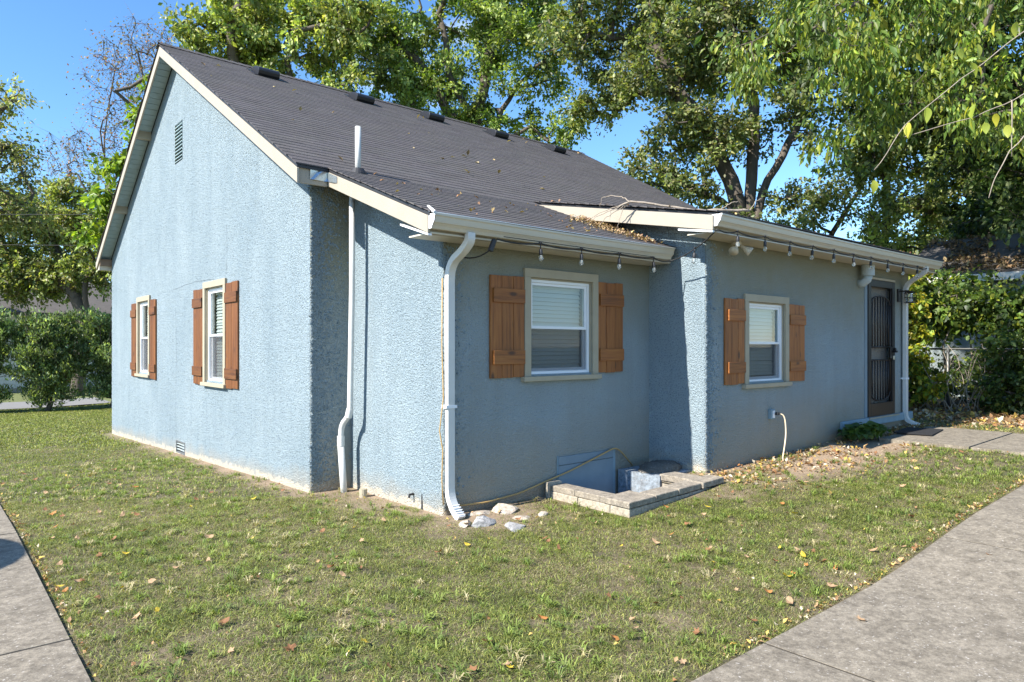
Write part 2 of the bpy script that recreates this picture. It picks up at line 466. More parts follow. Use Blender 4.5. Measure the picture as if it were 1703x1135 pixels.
# smooth value noise for numpy arrays
_tab = rng.random((256, 256))
def vnoise(x, y, s=1.0, o=0.0):
    x = np.asarray(x)*s + 37.3 + o; y = np.asarray(y)*s + 91.7 + o*1.7
    xi = np.floor(x).astype(int); yi = np.floor(y).astype(int)
    fx = x-xi; fy = y-yi; fx = fx*fx*(3-2*fx); fy = fy*fy*(3-2*fy)
    g = lambda a, b_: _tab[a % 256, b_ % 256]
    return (g(xi, yi)*(1-fx)+g(xi+1, yi)*fx)*(1-fy) + (g(xi, yi+1)*(1-fx)+g(xi+1, yi+1)*fx)*fy
def fnoise(x, y, s=1.0, o=0.0):
    return (vnoise(x, y, s, o)*0.5 + vnoise(x, y, s*2.1, o+5)*0.3 + vnoise(x, y, s*4.3, o+9)*0.2)

# ---------------------------------------------------------------- ground
def gz(x, y):
    x = np.asarray(x, dtype=float); y = np.asarray(y, dtype=float)
    a = np.interp(x, [-60, -3, 0, 1.2, 3, 6, 9, 14, 40], [0, 0, 0, 0.005, 0.15, 0.25, 0.29, 0.33, 0.4])
    f = -0.0345*np.clip(y-1.9, 0, 23)
    bz = -0.35*np.clip((y-60)/60, 0, 1)
    return a + f + bz
WELL = (1.44, 2.42, -1.0, 0.0)
def axis(lo, hi, extra, near):
    L = [lo]
    pts = np.concatenate([np.linspace(-400, -40, 10), np.linspace(-36, near[0], 12, endpoint=False), np.arange(near[0], near[1], 0.2), np.linspace(near[1], 44, 14), np.linspace(60, 400, 10)])
    pts = pts[(pts >= lo) & (pts <= hi)]
    pts = [p for p in pts if all(abs(p-e) > 0.06 for e in extra)]
    return np.array(sorted(pts+list(extra)))
gx = axis(-400, 400, [WELL[0], WELL[1]], (-6, 10))
gy = axis(-400, 400, [WELL[2], WELL[3], 24.2], (-6, 14))
GX, GY = np.meshgrid(gx, gy)
def wall_dist(x, y):
    """rough distance in plan to the foot of the house walls"""
    def rd(x0, x1, y0, y1):
        dx = np.maximum(np.maximum(x0-x, x-x1), 0); dy = np.maximum(np.maximum(y0-y, y-y1), 0)
        return np.hypot(dx, dy)
    return np.minimum(np.minimum(rd(-0.495, 8.9, 1.79, 12.03), rd(0, 8.8, 0, 2)), rd(3.0, 8.83, -0.79, 0.5))
def bare(x, y):
    """0 = full turf, 1 = bare soil"""
    d = wall_dist(x, y)
    n = fnoise(x, y, 1.6); n2 = fnoise(x, y, 5.0, 20)
    b1 = np.clip(1.15 - d/(0.15+0.30*n), 0, 1)*0.95
    # worn soil round the downspout, the well and below the wing wall
    b2 = np.clip(1.15 - np.hypot((x-0.35)/0.9, (y+0.35)/0.5), 0, 1)*0.9
    b3 = np.clip(1.3 - np.hypot((x-5.6)/3.0, (y+1.35)/0.62), 0, 1)*1.25
    b5 = np.clip(1.1 - np.hypot((x+0.1)/0.6, (y-1.0)/0.9), 0, 1)*0.9
    b4 = np.clip((x-9.2)/1.2, 0, 1)*(y > -2.6)*0.9*(y < 6)
    patch = np.clip((fnoise(x, y, 3.4, 40)-0.60)*2.4, 0, 0.42)
    n3 = vnoise(x, y, 14.0, 60)
    return np.clip(np.maximum.reduce([b1, b2, b3, b4, b5])*(0.25+0.75*n2+0.5*n3) + patch, 0, 1)
def green(x, y):
    return np.clip((fnoise(x, y, 1.1, 70)-0.40)*1.5 + (fnoise(x, y, 4.5, 90)-0.5)*2.0 + 0.28 + np.clip((y-3)/6, 0, 0.35), 0, 1)
gZ = gz(GX, GY)
gZ = gZ + np.where((np.abs(GX) < 12) & (np.abs(GY) < 14), (fnoise(GX, GY, 1.2, 3)-0.5)*0.03, 0)
V = np.stack([GX.ravel(), GY.ravel(), gZ.ravel()], 1)
nx, ny = len(gx), len(gy)
ii, jj = np.meshgrid(np.arange(nx-1), np.arange(ny-1))
cx = (gx[ii]+gx[ii+1])/2; cy = (gy[jj]+gy[jj+1])/2
keep = ~((cx > WELL[0]) & (cx < WELL[1]) & (cy > WELL[2]) & (cy < WELL[3]))
i0 = (jj*nx+ii)[keep]
Fq = np.stack([i0, i0+1, i0+nx+1, i0+nx], 1)
bz_ = bare(GX, GY).ravel()[:, None]; gr_ = green(GX, GY).ravel()[:, None]
soil = np.array([[0.31, 0.225, 0.15]]); straw_shade = np.array([[0.125, 0.098, 0.056]]); gcol = np.array([[0.055, 0.058, 0.024]])  # tones under the blades darkened so gaps in the turf look like shadow
tint = (straw_shade*(1-gr_)+gcol*gr_)*(1-bz_)+soil*bz_
far = np.clip((np.hypot(GX+3.6, GY+5.3).ravel()-13)/12, 0, 1)[:, None]
tint = tint*(1-far)+np.array([[0.125, 0.145, 0.045]])*far
lawn = bpy.data.objects.new('ground', npmesh('ground', V, Fq, M['lawn'], tint, True)); C.objects.link(lawn)
tag(lawn, 'gently sloping lawn soil round the blue house', None, None, 'structure')

# ---- concrete drives: slabs are pieces
def slab(parent, x0, x1, y0, y1, th=0.10, up=0.03, gap=0.010):
    bm_ = G()
    x0 += gap; x1 -= gap; y0 += gap; y1 -= gap
    nx_ = max(2, int((x1-x0)/0.4)); ny_ = max(2, int((y1-y0)/0.4))
    xs = np.linspace(x0, x1, nx_+1); ys = np.linspace(y0, y1, ny_+1)
    e = 0.008
    top = lambda x, y: float(gz(x, y))+up
    idx = {}
    for a, x in enumerate(xs):
        for c, y in enumerate(ys):
            z = top(x, y)
            if a in (0, nx_) or c in (0, ny_): z -= e
            xx = x; yy = y
            idx[a, c] = len(bm_.v); bm_.v.append((xx, yy, z))
    for a in range(nx_):
        for c in range(ny_): bm_.f.append((idx[a, c], idx[a+1, c], idx[a+1, c+1], idx[a, c+1]))
    ring = [(a, 0) for a in range(nx_)]+[(nx_, c) for c in range(ny_)]+[(a, ny_) for a in range(nx_, 0, -1)]+[(0, c) for c in range(ny_, 0, -1)]
    b0 = len(bm_.v)
    for (a, c) in ring:
        x, y, z = bm_.v[idx[a, c]]; bm_.v.append((x, y, z-th))
    n = len(ring)
    for k in range(n):
        q = ring[k]; q2 = ring[(k+1) % n]
        bm_.f.append((idx[q], b0+k, b0+(k+1) % n, idx[q2]))
    return bm_.build('concrete_slab', M['slab'], parent)
M['joint'] = simple('dark_joint_soil', (0.055, 0.045, 0.032), 0.95, var=0.3, sc_=20)
def joint(parent, x0, x1, y0, y1, up=0.03):
    n = 6; g = G(); lx = x1-x0 > y1-y0
    for k in range(n):
        a, b_ = k/n, (k+1)/n
        X0, X1 = (x0+(x1-x0)*a, x0+(x1-x0)*b_) if lx else (x0, x1)
        Y0, Y1 = (y0, y1) if lx else (y0+(y1-y0)*a, y0+(y1-y0)*b_)
        q4 = [(X0, Y0), (X1, Y0), (X1, Y1), (X0, Y1)]
        g.hexa([(x, y, float(gz(x, y))-0.03) for x, y in q4]+[(x, y, float(gz(x, y))+up-0.011) for x, y in q4])
    g.build('joint_filler', M['joint'], parent)
drive = empty('driveway', (0, 0, 0)); tag(drive, 'wide weathered concrete drive along the front edge of the lawn', None, None, 'structure')
ed = [-8.1, -5.5, -2.9, -0.3, 2.3, 4.9, 7.5, 10.1, 12.7]
for a, b_ in zip(ed[:-1], ed[1:]):
    slab(drive, a, b_, -5.0, -3.36); slab(drive, a, b_, -6.9, -5.0)
for e_ in ed[1:-1]: joint(drive, e_-0.011, e_+0.011, -5.0, -3.372); joint(drive, e_-0.011, e_+0.011, -6.9, -5.0)
joint(drive, -3.0, 12.7, -5.011, -4.989)
path = empty('path', (0, 0, 0)); tag(path, 'concrete path running back along the gable side', None, None, 'structure')
ed = [-3.36, -0.96, 1.79, 4.5, 7.2, 9.9, 12.6, 15.3, 18.0, 20.8, 23.9]
for a, b_ in zip(ed[:-1], ed[1:]):
    slab(path, -4.35, -3.05, a, b_); slab(path, -6.2, -4.35, a, b_)
for e_ in ed[1:-1]: joint(path, -4.35, -3.062, e_-0.011, e_+0.011); joint(path, -6.2, -4.35, e_-0.011, e_+0.011)
walk = empty('walkway', (0, 0, 0)); tag(walk, 'short concrete walk from the back door to the drive', None, None, 'structure')
slab(walk, 6.45, 8.35, -2.35, -1.25, up=0.05); slab(walk, 6.45, 8.35, -3.34, -2.35, up=0.045)
pr = empty('shadow_caster', (-6.24, 1.35, 0.0)); tag(pr, 'unseen round canopy on a pole, added left of the path for its shadow', 'shadow_caster')  # round canopy out of view, added to drop a shadow on the path
G().tube([(0, 0, 0), (0, 0, 2.35)], 0.02, 10).build('pole', M['white'], pr)
G().tube([(0, 0, 2.02), (0, 0, 2.04), (0, 0, 2.22), (0, 0, 2.30)], [0.80, 0.80, 0.34, 0.02], 24).build('canopy', M['trim'], pr)
G().tube([(0, 0, 0), (0, 0, 0.06)], 0.22, 16).build('base', M['rubber'], pr)
# street beyond the shrubs
g = G()
xs = np.linspace(-120, 120, 25)
for a, b_ in zip(xs[:-1], xs[1:]):
    g.quad((a, 26.6, float(gz(a, 26.6))+.02), (b_, 26.6, float(gz(b_, 26.6))+.02), (b_, 30.4, float(gz(b_, 30.4))+.02), (a, 30.4, float(gz(a, 30.4))+.02))
g.build('street', M['asphalt'], kind='structure')['label'] = 'grey street behind the tall shrubs'

# ---------------------------------------------------------------- house
house = empty('stucco_house', (0, 0, 0))
tag(house, 'light blue stucco cottage with charcoal shingle roof and wooden shutters', 'house')
zm = lambda y: 3.46+0.558*(y-1.55) if y <= 6.91 else 6.451-0.558*(y-6.91)   # main roof, top of shingles
za = lambda y: 2.73+0.384*(y+0.35)                                          # lean-to roof
zw = lambda y: 2.99+0.194*(y+1.13)                                          # wing roof

def body(name, x0, x1, y0, y1, planes, cutters, material, r=0.05, z0=-1.2, z1=7.2, foot=True):
    bm = bmesh.new()
    ring = []
    for (cx_, cy_, a0) in ((x0+r, y0+r, 180), (x1-r, y0+r, 270), (x1-r, y1-r, 0), (x0+r, y1-r, 90)):
        for k in range(5):
            a = R(a0+90*k/4); ring.append((cx_+r*math.cos(a), cy_+r*math.sin(a)))
    lo = [bm.verts.new((x, y, z0)) for x, y in ring]; hi = [bm.verts.new((x, y, z1)) for x, y in ring]
    n = len(ring)
    bm.faces.new(list(reversed(lo))); bm.faces.new(hi)
    for k in range(n): bm.faces.new((lo[k], lo[(k+1) % n], hi[(k+1) % n], hi[k]))
    for co, no in planes:
        geom = bm.verts[:]+bm.edges[:]+bm.faces[:]
        res = bmesh.ops.bisect_plane(bm, geom=geom, plane_co=co, plane_no=no, clear_outer=True)
        ed_ = [e for e in res['geom_cut'] if isinstance(e, bmesh.types.BMEdge)]
        bmesh.ops.contextual_create(bm, geom=ed_)
    bmesh.ops.recalc_face_normals(bm, faces=bm.faces)
    me = bpy.data.meshes.new(name); bm.to_mesh(me); bm.free()
    o = bpy.data.objects.new(name, me); C.objects.link(o)
    cm = []
    for (a, b_, c_, d, e, f) in cutters:
        g_ = G().box(a, b_, c_, d, e, f); co_ = bpy.data.objects.new('cut', g_.mesh('cut', None)); C.objects.link(co_)
        md = o.modifiers.new('b', 'BOOLEAN'); md.operation = 'DIFFERENCE'; md.solver = 'EXACT'; md.object = co_; cm.append(co_)
    bpy.context.view_layer.update()
    me2 = bpy.data.meshes.new_from_object(o.evaluated_get(bpy.context.evaluated_depsgraph_get()))
    o.modifiers.clear(); o.data = me2
    for c_ in cm: bpy.data.objects.remove(c_)
    # slice horizontally and vertically so that the height above the soil can be stored per vertex
    bm = bmesh.new(); bm.from_mesh(me2)
    for zc in (-0.4, -0.25, -0.1, 0.0, 0.1, 0.2, 0.3, 0.45, 0.6, 0.8, 1.1, 1.6):
        bmesh.ops.bisect_plane(bm, geom=bm.verts[:]+bm.edges[:]+bm.faces[:], plane_co=(0, 0, zc), plane_no=(0, 0, 1))
    for t in np.arange(math.ceil(x0)+0.5, x1, 1.0):
        bmesh.ops.bisect_plane(bm, geom=bm.verts[:]+bm.edges[:]+bm.faces[:], plane_co=(t, 0, 0), plane_no=(1, 0, 0))
    for t in np.arange(math.ceil(y0)+0.5, y1, 1.0):
        bmesh.ops.bisect_plane(bm, geom=bm.verts[:]+bm.edges[:]+bm.faces[:], plane_co=(0, t, 0), plane_no=(0, 1, 0))
    # break the arris of every upright corner a little
    bm.to_mesh(me2); bm.free()
    at = me2.attributes.new('foot', 'FLOAT', 'POINT')
    co = np.empty(len(me2.vertices)*3, dtype=np.float32); me2.vertices.foreach_get('co', co); co = co.reshape(-1, 3)
    at.data.foreach_set('value', np.clip(co[:, 2]-gz(co[:, 0], co[:, 1]), 0, 3).astype(np.float32))
    me2.materials.clear()
    for mm in material: me2.materials.append(mm)
    me2.update()
    for p in me2.polygons:
        nrm = p.normal
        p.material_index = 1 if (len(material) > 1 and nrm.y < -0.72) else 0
        p.use_smooth = abs(nrm.z) < 0.3 and max(abs(nrm.x), abs(nrm.y)) < 0.999
    o.name = name; me2.name = name
    o.parent = house
    return o

WIN_G = [(8.57, 9.55), (4.43, 5.41)]        # gable windows: y range of the trim
zg0, zg1 = 1.01, 2.50
cut_g = [(-0.9, -0.495+0.24, a+0.08, b_-0.08, zg0+0.07, zg1-0.08) for a, b_ in WIN_G]
cut_g.append((-0.9, -0.42, 6.56, 7.00, 4.56, 5.20))     # louvre
cut_g.append((-0.9, -0.40, 6.42, 6.92, -0.15, 0.04))
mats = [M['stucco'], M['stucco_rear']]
d_ = 0.13
nf = Vector((0, -0.558, 1)).normalized(); nb = Vector((0, 0.558, 1)).normalized()
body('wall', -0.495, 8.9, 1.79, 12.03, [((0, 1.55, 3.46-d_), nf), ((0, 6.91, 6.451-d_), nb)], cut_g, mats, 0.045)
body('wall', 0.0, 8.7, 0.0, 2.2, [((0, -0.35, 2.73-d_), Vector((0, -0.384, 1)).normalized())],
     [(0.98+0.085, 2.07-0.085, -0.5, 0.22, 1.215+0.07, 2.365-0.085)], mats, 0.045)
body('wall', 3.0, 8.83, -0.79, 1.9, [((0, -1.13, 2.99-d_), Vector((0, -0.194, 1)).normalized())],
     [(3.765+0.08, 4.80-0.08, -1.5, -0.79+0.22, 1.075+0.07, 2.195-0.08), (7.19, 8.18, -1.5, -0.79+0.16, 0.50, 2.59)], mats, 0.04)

def lumps(face, a0, a1, z0, z1, fixed, n, seed, edge=None, ok=None, size=(0.003, 0.0085)):
    """little proud pebbles of the dash coat; face 'x': wall at x=fixed looking to -x, 'y': wall at y=fixed looking to -y"""
    r = np.random.default_rng(seed)
    a = r.uniform(a0, a1, n) if edge is None else a0+np.abs(r.exponential(edge, n))
    z = r.uniform(z0, z1, n); k = a < a1
    if ok is not None: k &= ok(a, z)
    a = a[k]; z = z[k]; n = len(a)
    h = r.uniform(*size, n); w = h*r.uniform(0.9, 1.9, n); th = r.uniform(0, 6.28, n)
    P = []
    for j in range(4):
        t = th+j*np.pi/2
        P.append(np.stack([a+w*np.cos(t)*r.uniform(.6, 1.2, n), z+w*np.sin(t)*r.uniform(.6, 1.2, n), np.full(n, -0.002)], 1))
    P.append(np.stack([a, z, h*0.8], 1))
    V = np.stack(P, 1).reshape(-1, 3)
    if face == 'x': V = np.stack([fixed-V[:, 2], V[:, 0], V[:, 1]], 1)
    else: V = np.stack([V[:, 0], fixed-V[:, 2], V[:, 1]], 1)
    b = np.arange(n)*5
    F = np.concatenate([np.stack([b+j, b+(j+1) % 4, b+4], 1) for j in range(4)])
    me = npmesh('stucco_lumps', V, F, M['stucco'], None, False)
    at = me.attributes.new('foot', 'FLOAT', 'POINT'); at.data.foreach_set('value', np.clip(V[:, 2]-gz(V[:, 0], V[:, 1]), 0, 3).astype(np.float32))
    o = bpy.data.objects.new('stucco_lumps', me); C.objects.link(o); o.parent = house; o['kind'] = 'stuff'
def clear_g(a, z):
    k = z < np.where(a < 6.91, 3.46+0.558*(a-1.55), 6.451-0.558*(a-6.91))-0.2
    for y0_, y1_ in ((8.1, 10.1), (3.9, 5.95)): k &= ~((a > y0_) & (a < y1_) & (z > 0.95) & (z < 2.55))
    k &= ~((a > 6.5) & (a < 7.05) & (z > 4.5) & (z < 5.25)); k &= ~((a > 6.4) & (a < 6.95) & (z < 0.06))
    return k
lumps('x', 1.84, 7.0, -0.2, 6.2, -0.495, 46000, 301, ok=clear_g)
lumps('x', 7.0, 12.0, -0.35, 6.2, -0.495, 26000, 302, ok=clear_g, size=(0.005, 0.0095))
lumps('x', 0.04, 1.79, 0.0, 3.4, 0.0, 13000, 303, ok=lambda a, z: z < 2.73+0.384*(a+0.35)-0.16)
lumps('x', -0.75, 0.0, 0.15, 3.0, 3.0, 4200, 304, ok=lambda a, z: (z < 2.99+0.194*(a+1.13)-0.16))
lumps('y', -0.475, 0.0, 0.0, 3.3, 1.79, 3600, 305, edge=0.11, size=(0.007, 0.016))
lumps('y', 0.015, 0.5, 0.05, 2.5, 0.0, 900, 306, edge=0.06, size=(0.008, 0.017))
lumps('y', 3.015, 3.6, 0.18, 2.75, -0.79, 1600, 307, edge=0.06, size=(0.008, 0.017))
def crack(pts, w=0.004):
    r_ = random.Random(len(pts)*7); g = G(); P_ = []
    for (y0, z0), (y1, z1) in zip(pts[:-1], pts[1:]):
        for k in range(7): P_.append((y0+(y1-y0)*k/7+r_.uniform(-.008, .008), z0+(z1-z0)*k/7+r_.uniform(-.008, .008)))
    for (y0, z0), (y1, z1) in zip(P_[:-1], P_[1:]):
        L_ = math.hypot(y1-y0, z1-z0)+1e-6; ny_, nz_ = -(z1-z0)/L_*w/2, (y1-y0)/L_*w/2
        g.quad((-0.4985, y0-ny_, z0-nz_), (-0.4985, y0+ny_, z0+nz_), (-0.4985, y1+ny_, z1+nz_), (-0.4985, y1-ny_, z1-nz_))
    g.build('wall_crack', M['gap'], house)
crack([(6.92, 0.06), (6.95, 0.7), (6.90, 1.5), (6.97, 2.3)])
crack([(5.0, 2.53), (5.9, 2.56), (7.3, 2.50)], 0.003)
crack([(4.47, 2.55), (4.42, 2.9), (4.45, 3.3)], 0.004)
# ---- roof decks (slabs under the shingles)
def deck(x0, x1, y0, y1, zf, name='roof_deck', t=0.03, drop=0.014):
    return G().hexa([(x0, y0, zf(y0)-drop-t), (x1, y0, zf(y0)-drop-t), (x1, y1, zf(y1)-drop-t), (x0, y1, zf(y1)-drop-t),
                     (x0, y0, zf(y0)-drop), (x1, y0, zf(y0)-drop), (x1, y1, zf(y1)-drop), (x0, y1, zf(y1)-drop)]).build(name, M['rubber'], house)
XR = 9.02
deck(-0.745, XR, 1.53, 6.91, zm); 
deck(-0.745, XR, 6.912, 12.25, zm)
deck(-0.395, XR-0.05, -0.37, 1.528, za); deck(2.65, 9.05, -1.15, 1.60, zw)

def shingles(x0, x1, y0, y1, zf, nslope, expo=0.13, tab=0.30, jag=0.012, name='shingle_courses', sgn=1, skip=None):
    """overlapping three-tab courses, each tab a thin wedge with its own tone"""
    g = G()
    ln = math.hypot(y1-y0, zf(y1)-zf(y0))
    nc = max(1, int(round(abs(ln)/expo)))
    for k in range(nc):
        t0 = k/nc; t1 = min(1.0, (k+1.25)/nc)
        ya = y0+(y1-y0)*t0; yb = y0+(y1-y0)*t1
        x = x0-random.random()*0.02 - (tab/2 if k % 2 else 0)
        base = random.uniform(0.97, 1.03)
        while x < x1:
            xa = max(x+0.002, x0+random.uniform(-jag, jag)); xb = min(x+tab-0.002, x1)
            x += tab
            if xb-xa < 0.03: continue
            if skip and skip((xa+xb)/2, ya): continue
            dj = random.uniform(-0.0015, 0.0015)
            za_ = zf(ya+dj); zb_ = zf(yb)
            th = 0.008+random.uniform(-0.0008, 0.0012)
            c = base*random.uniform(0.90, 1.10)
            i = len(g.v)
            g.v += [(xa, ya+dj, za_-0.006), (xb, ya+dj, za_-0.006), (xb, ya+dj, za_+th), (xa, ya+dj, za_+th), (xb, yb, zb_+0.001), (xa, yb, zb_+0.001)]
            g.f += [(i, i+1, i+2, i+3), (i+3, i+2, i+4, i+5), (i, i+3, i+5), (i+1, i+4, i+2)]
            g.c += [(c, c*random.uniform(0.96, 1.0), c*random.uniform(0.97, 1.03), 1)]*6
    o = g.build(name, M['shingle'], house, kind='stuff')
    return o
shingles(-0.765, XR+0.015, 1.525, 6.93, zm, 1)
shingles(-0.765, XR+0.015, 12.28, 6.93, zm, -1, expo=0.26)
shingles(-0.415, XR-0.04, -0.405, 1.56, za, 1, skip=lambda x, y: x > 3.2)
shingles(2.615, 9.07, -1.185, 1.66, zw, 1)
# ridge caps
g = G(); x = -0.77
while x < XR+0.01:
    x2 = min(x+0.2, XR+0.02); c = random.uniform(0.8, 1.15); i = len(g.v)
    zr = 6.451+0.012
    g.v += [(x, 6.78, zr-0.073+.012), (x2, 6.78, zr-0.073), (x2, 6.91, zr+.006), (x, 6.91, zr+0.02), (x2, 7.04, zr-0.073), (x, 7.04, zr-0.073+.012)]
    g.f += [(i, i+1, i+2, i+3), (i+3, i+2, i+4, i+5)]
    g.c += [(c, c, c, 1)]*6; x += 0.14
g.build('ridge_cap', M['shingle'], house)

# ---- fascia boards
def rake(x0, x1, y0, y1, zf, h=0.155, drop=0.016, name='fascia', m_='fascia', bev=0.004):
    return G().hexa([(x0, y0, zf(y0)-drop-h), (x1, y0, zf(y0)-drop-h), (x1, y1, zf(y1)-drop-h), (x0, y1, zf(y1)-drop-h),
                     (x0, y0, zf(y0)-drop), (x1, y0, zf(y0)-drop), (x1, y1, zf(y1)-drop), (x0, y1, zf(y1)-drop)]).build(name, M[m_], house, bevel=bev)
rake(-0.752, -0.725, 1.52, 6.908, zm, drop=0.047)
rake(-0.752, -0.725, 6.912, 12.26, zm, drop=0.047)
rake(-0.402, -0.375, -0.35, 1.545, za, drop=0.047, h=0.15)
rake(2.622, 2.647, -1.13, 1.62, zw, drop=0.046, h=0.155)
G().box(-0.723, -0.404, 1.552, 1.578, 3.255, 3.425).build('fascia', M['fascia'], house, bevel=0.003)
G().box(-0.372, 2.96, -0.322, -0.30, 2.53, 2.68).build('fascia', M['fascia'], house)
G().box(2.65, 9.03, -1.098, -1.075, 2.80, 2.94).build('fascia', M['fascia'], house)
G().box(9.0, 9.02, 1.56, 6.9, 2, 2.01).f.clear()
# closed soffits under the eaves
G().box(-0.37, 2.96, -0.345, -0.005, 2.535, 2.548).build('soffit_panel', M['gutter'], house)
G().box(2.65, 9.03, -1.125, -0.795, 2.772, 2.785).build('soffit_panel', M['gutter'], house)
# white soffit ends peeping out below the rakes
G().hexa([(-0.398, -0.35, 2.515), (-0.36, -0.35, 2.515), (-0.36, 0.10, 2.655), (-0.398, 0.10, 2.655), (-0.398, -0.35, 2.532), (-0.36, -0.35, 2.532), (-0.36, 0.10, 2.672), (-0.398, 0.10, 2.672)]).build('soffit_end', M['white'], house)
G().hexa([(2.615, -1.13, 2.765), (2.65, -1.13, 2.765), (2.65, -0.70, 2.835), (2.615, -0.70, 2.835), (2.615, -1.13, 2.785), (2.65, -1.13, 2.785), (2.65, -0.70, 2.855), (2.615, -0.70, 2.855)]).build('soffit_end', M['white'], house)
# crumpled flashing patch at the inner corner of the eave
g = G()
fx = np.linspace(-0.60, -0.409, 6); fz = [3.305, 3.34, 3.375, 3.43]
for a in range(5):
    for c in range(3):
        pt = lambda i, j: (fx[i], 1.545-0.007*((i*7+j*5) % 4)/1.5, fz[j]+0.006*((i*3+j) % 3))
        g.quad(pt(a, c), pt(a+1, c), pt(a+1, c+1), pt(a, c+1))
g.build('flashing_patch', M['flash'], house)
g = G()
for a in range(3):
    ys_ = [1.55-0.075*i for i in range(4)]
    pt = lambda i, j: (-0.407-0.004*((i+j*3) % 3), ys_[i], za(ys_[i])-0.05-0.10*(1-j)+(0.01*i if j == 0 else 0))
    g.quad(pt(a, 0), pt(a+1, 0), pt(a+1, 1), pt(a, 1))
g.build('flashing_patch', M['flash'], house)

# ---- underside of the gable overhang: separate boards, battens
ny_b = 46
for k in range(ny_b):
    y0 = 6.93+(12.22-6.93)*k/ny_b; y1 = 6.93+(12.22-6.93)*(k+1)/ny_b-0.010
    o_ = random.uniform(0, 0.004)
    G().hexa([(-0.723, y0, zm(y0)-0.075-o_), (-0.497, y0, zm(y0)-0.075-o_), (-0.497, y1, zm(y1)-0.075-o_), (-0.723, y1, zm(y1)-0.075-o_),
              (-0.723, y0, zm(y0)-0.05), (-0.497, y0, zm(y0)-0.05), (-0.497, y1, zm(y1)-0.05), (-0.723, y1, zm(y1)-0.05)]).build('soffit_board', M['soffit'], house)
G().hexa([(-0.723, 1.56, zm(1.56)-0.075), (-0.497, 1.56, zm(1.56)-0.075), (-0.497, 6.89, zm(6.89)-0.075), (-0.723, 6.89, zm(6.89)-0.075),
          (-0.723, 1.56, zm(1.56)-0.05), (-0.497, 1.56, zm(1.56)-0.05), (-0.497, 6.89, zm(6.89)-0.05), (-0.723, 6.89, zm(6.89)-0.05)]).build('soffit_panel', M['soffit'], house)
for y in (8.55, 10.45):
    G().box(-0.722, -0.498, y, y+0.09, zm(y)-0.22, zm(y)-0.078).build('lookout', M['trim'], house)
G().box(-0.722, -0.498, 11.98, 12.06, 3.33, 3.47).build('lookout', M['brown'], house)
G().box(-0.722, -0.40, 12.07, 12.24, 3.24, 3.42).build('eave_box', M['gutter'], house)
G().box(-0.74, 9.0, 12.262, 12.36, 3.32, 3.43).build('gutter', M['gutter'], house)

# ---- gable louvre
lv = empty('louvre', (-0.495, 6.78, 4.88), (0, 0, R(-90))); lv.parent = house
G().box(-0.22, 0.22, 0.06, 0.065, -0.32, 0.32).build('backing', M['gap'], lv)
sl = G().hexa([(-0.215, -0.012, -0.012), (0.215, -0.012, -0.012), (0.215, 0.045, 0.020), (-0.215, 0.045, 0.020), (-0.215, -0.012, -0.004), (0.215, -0.012, -0.004), (0.215, 0.045, 0.028), (-0.215, 0.045, 0.028)]).mesh('slat', M['soffit'])
for k in range(11): inst('slat', sl, lv, (0, 0.005, -0.285+k*0.056))
# ---- crawl-space grille
cg = empty('crawl_grille', (-0.495, 6.67, -0.055), (0, 0, R(-90))); cg.parent = house
G().box(-0.25, 0.25, 0.07, 0.075, -0.10, 0.10).build('backing', M['vent_pale'], cg)
M['grille'] = simple('grey_grille_metal', (0.13, 0.14, 0.145), 0.6, var=0.2)
for a, b_, c_, d in ((-0.25, -0.225, -0.10, 0.10), (0.225, 0.25, -0.10, 0.10), (-0.225, 0.225, 0.078, 0.10), (-0.225, 0.225, -0.10, -0.082)):
    G().box(a, b_, -0.006, 0.03, c_, d).build('frame', M['grille'], cg)
sl = G().box(-0.225, 0.225, 0.0, 0.03, -0.004, 0.004).mesh('slat', M['vent_pale'])
for k in range(3): inst('slat', sl, cg, (0, 0, -0.045+k*0.045))

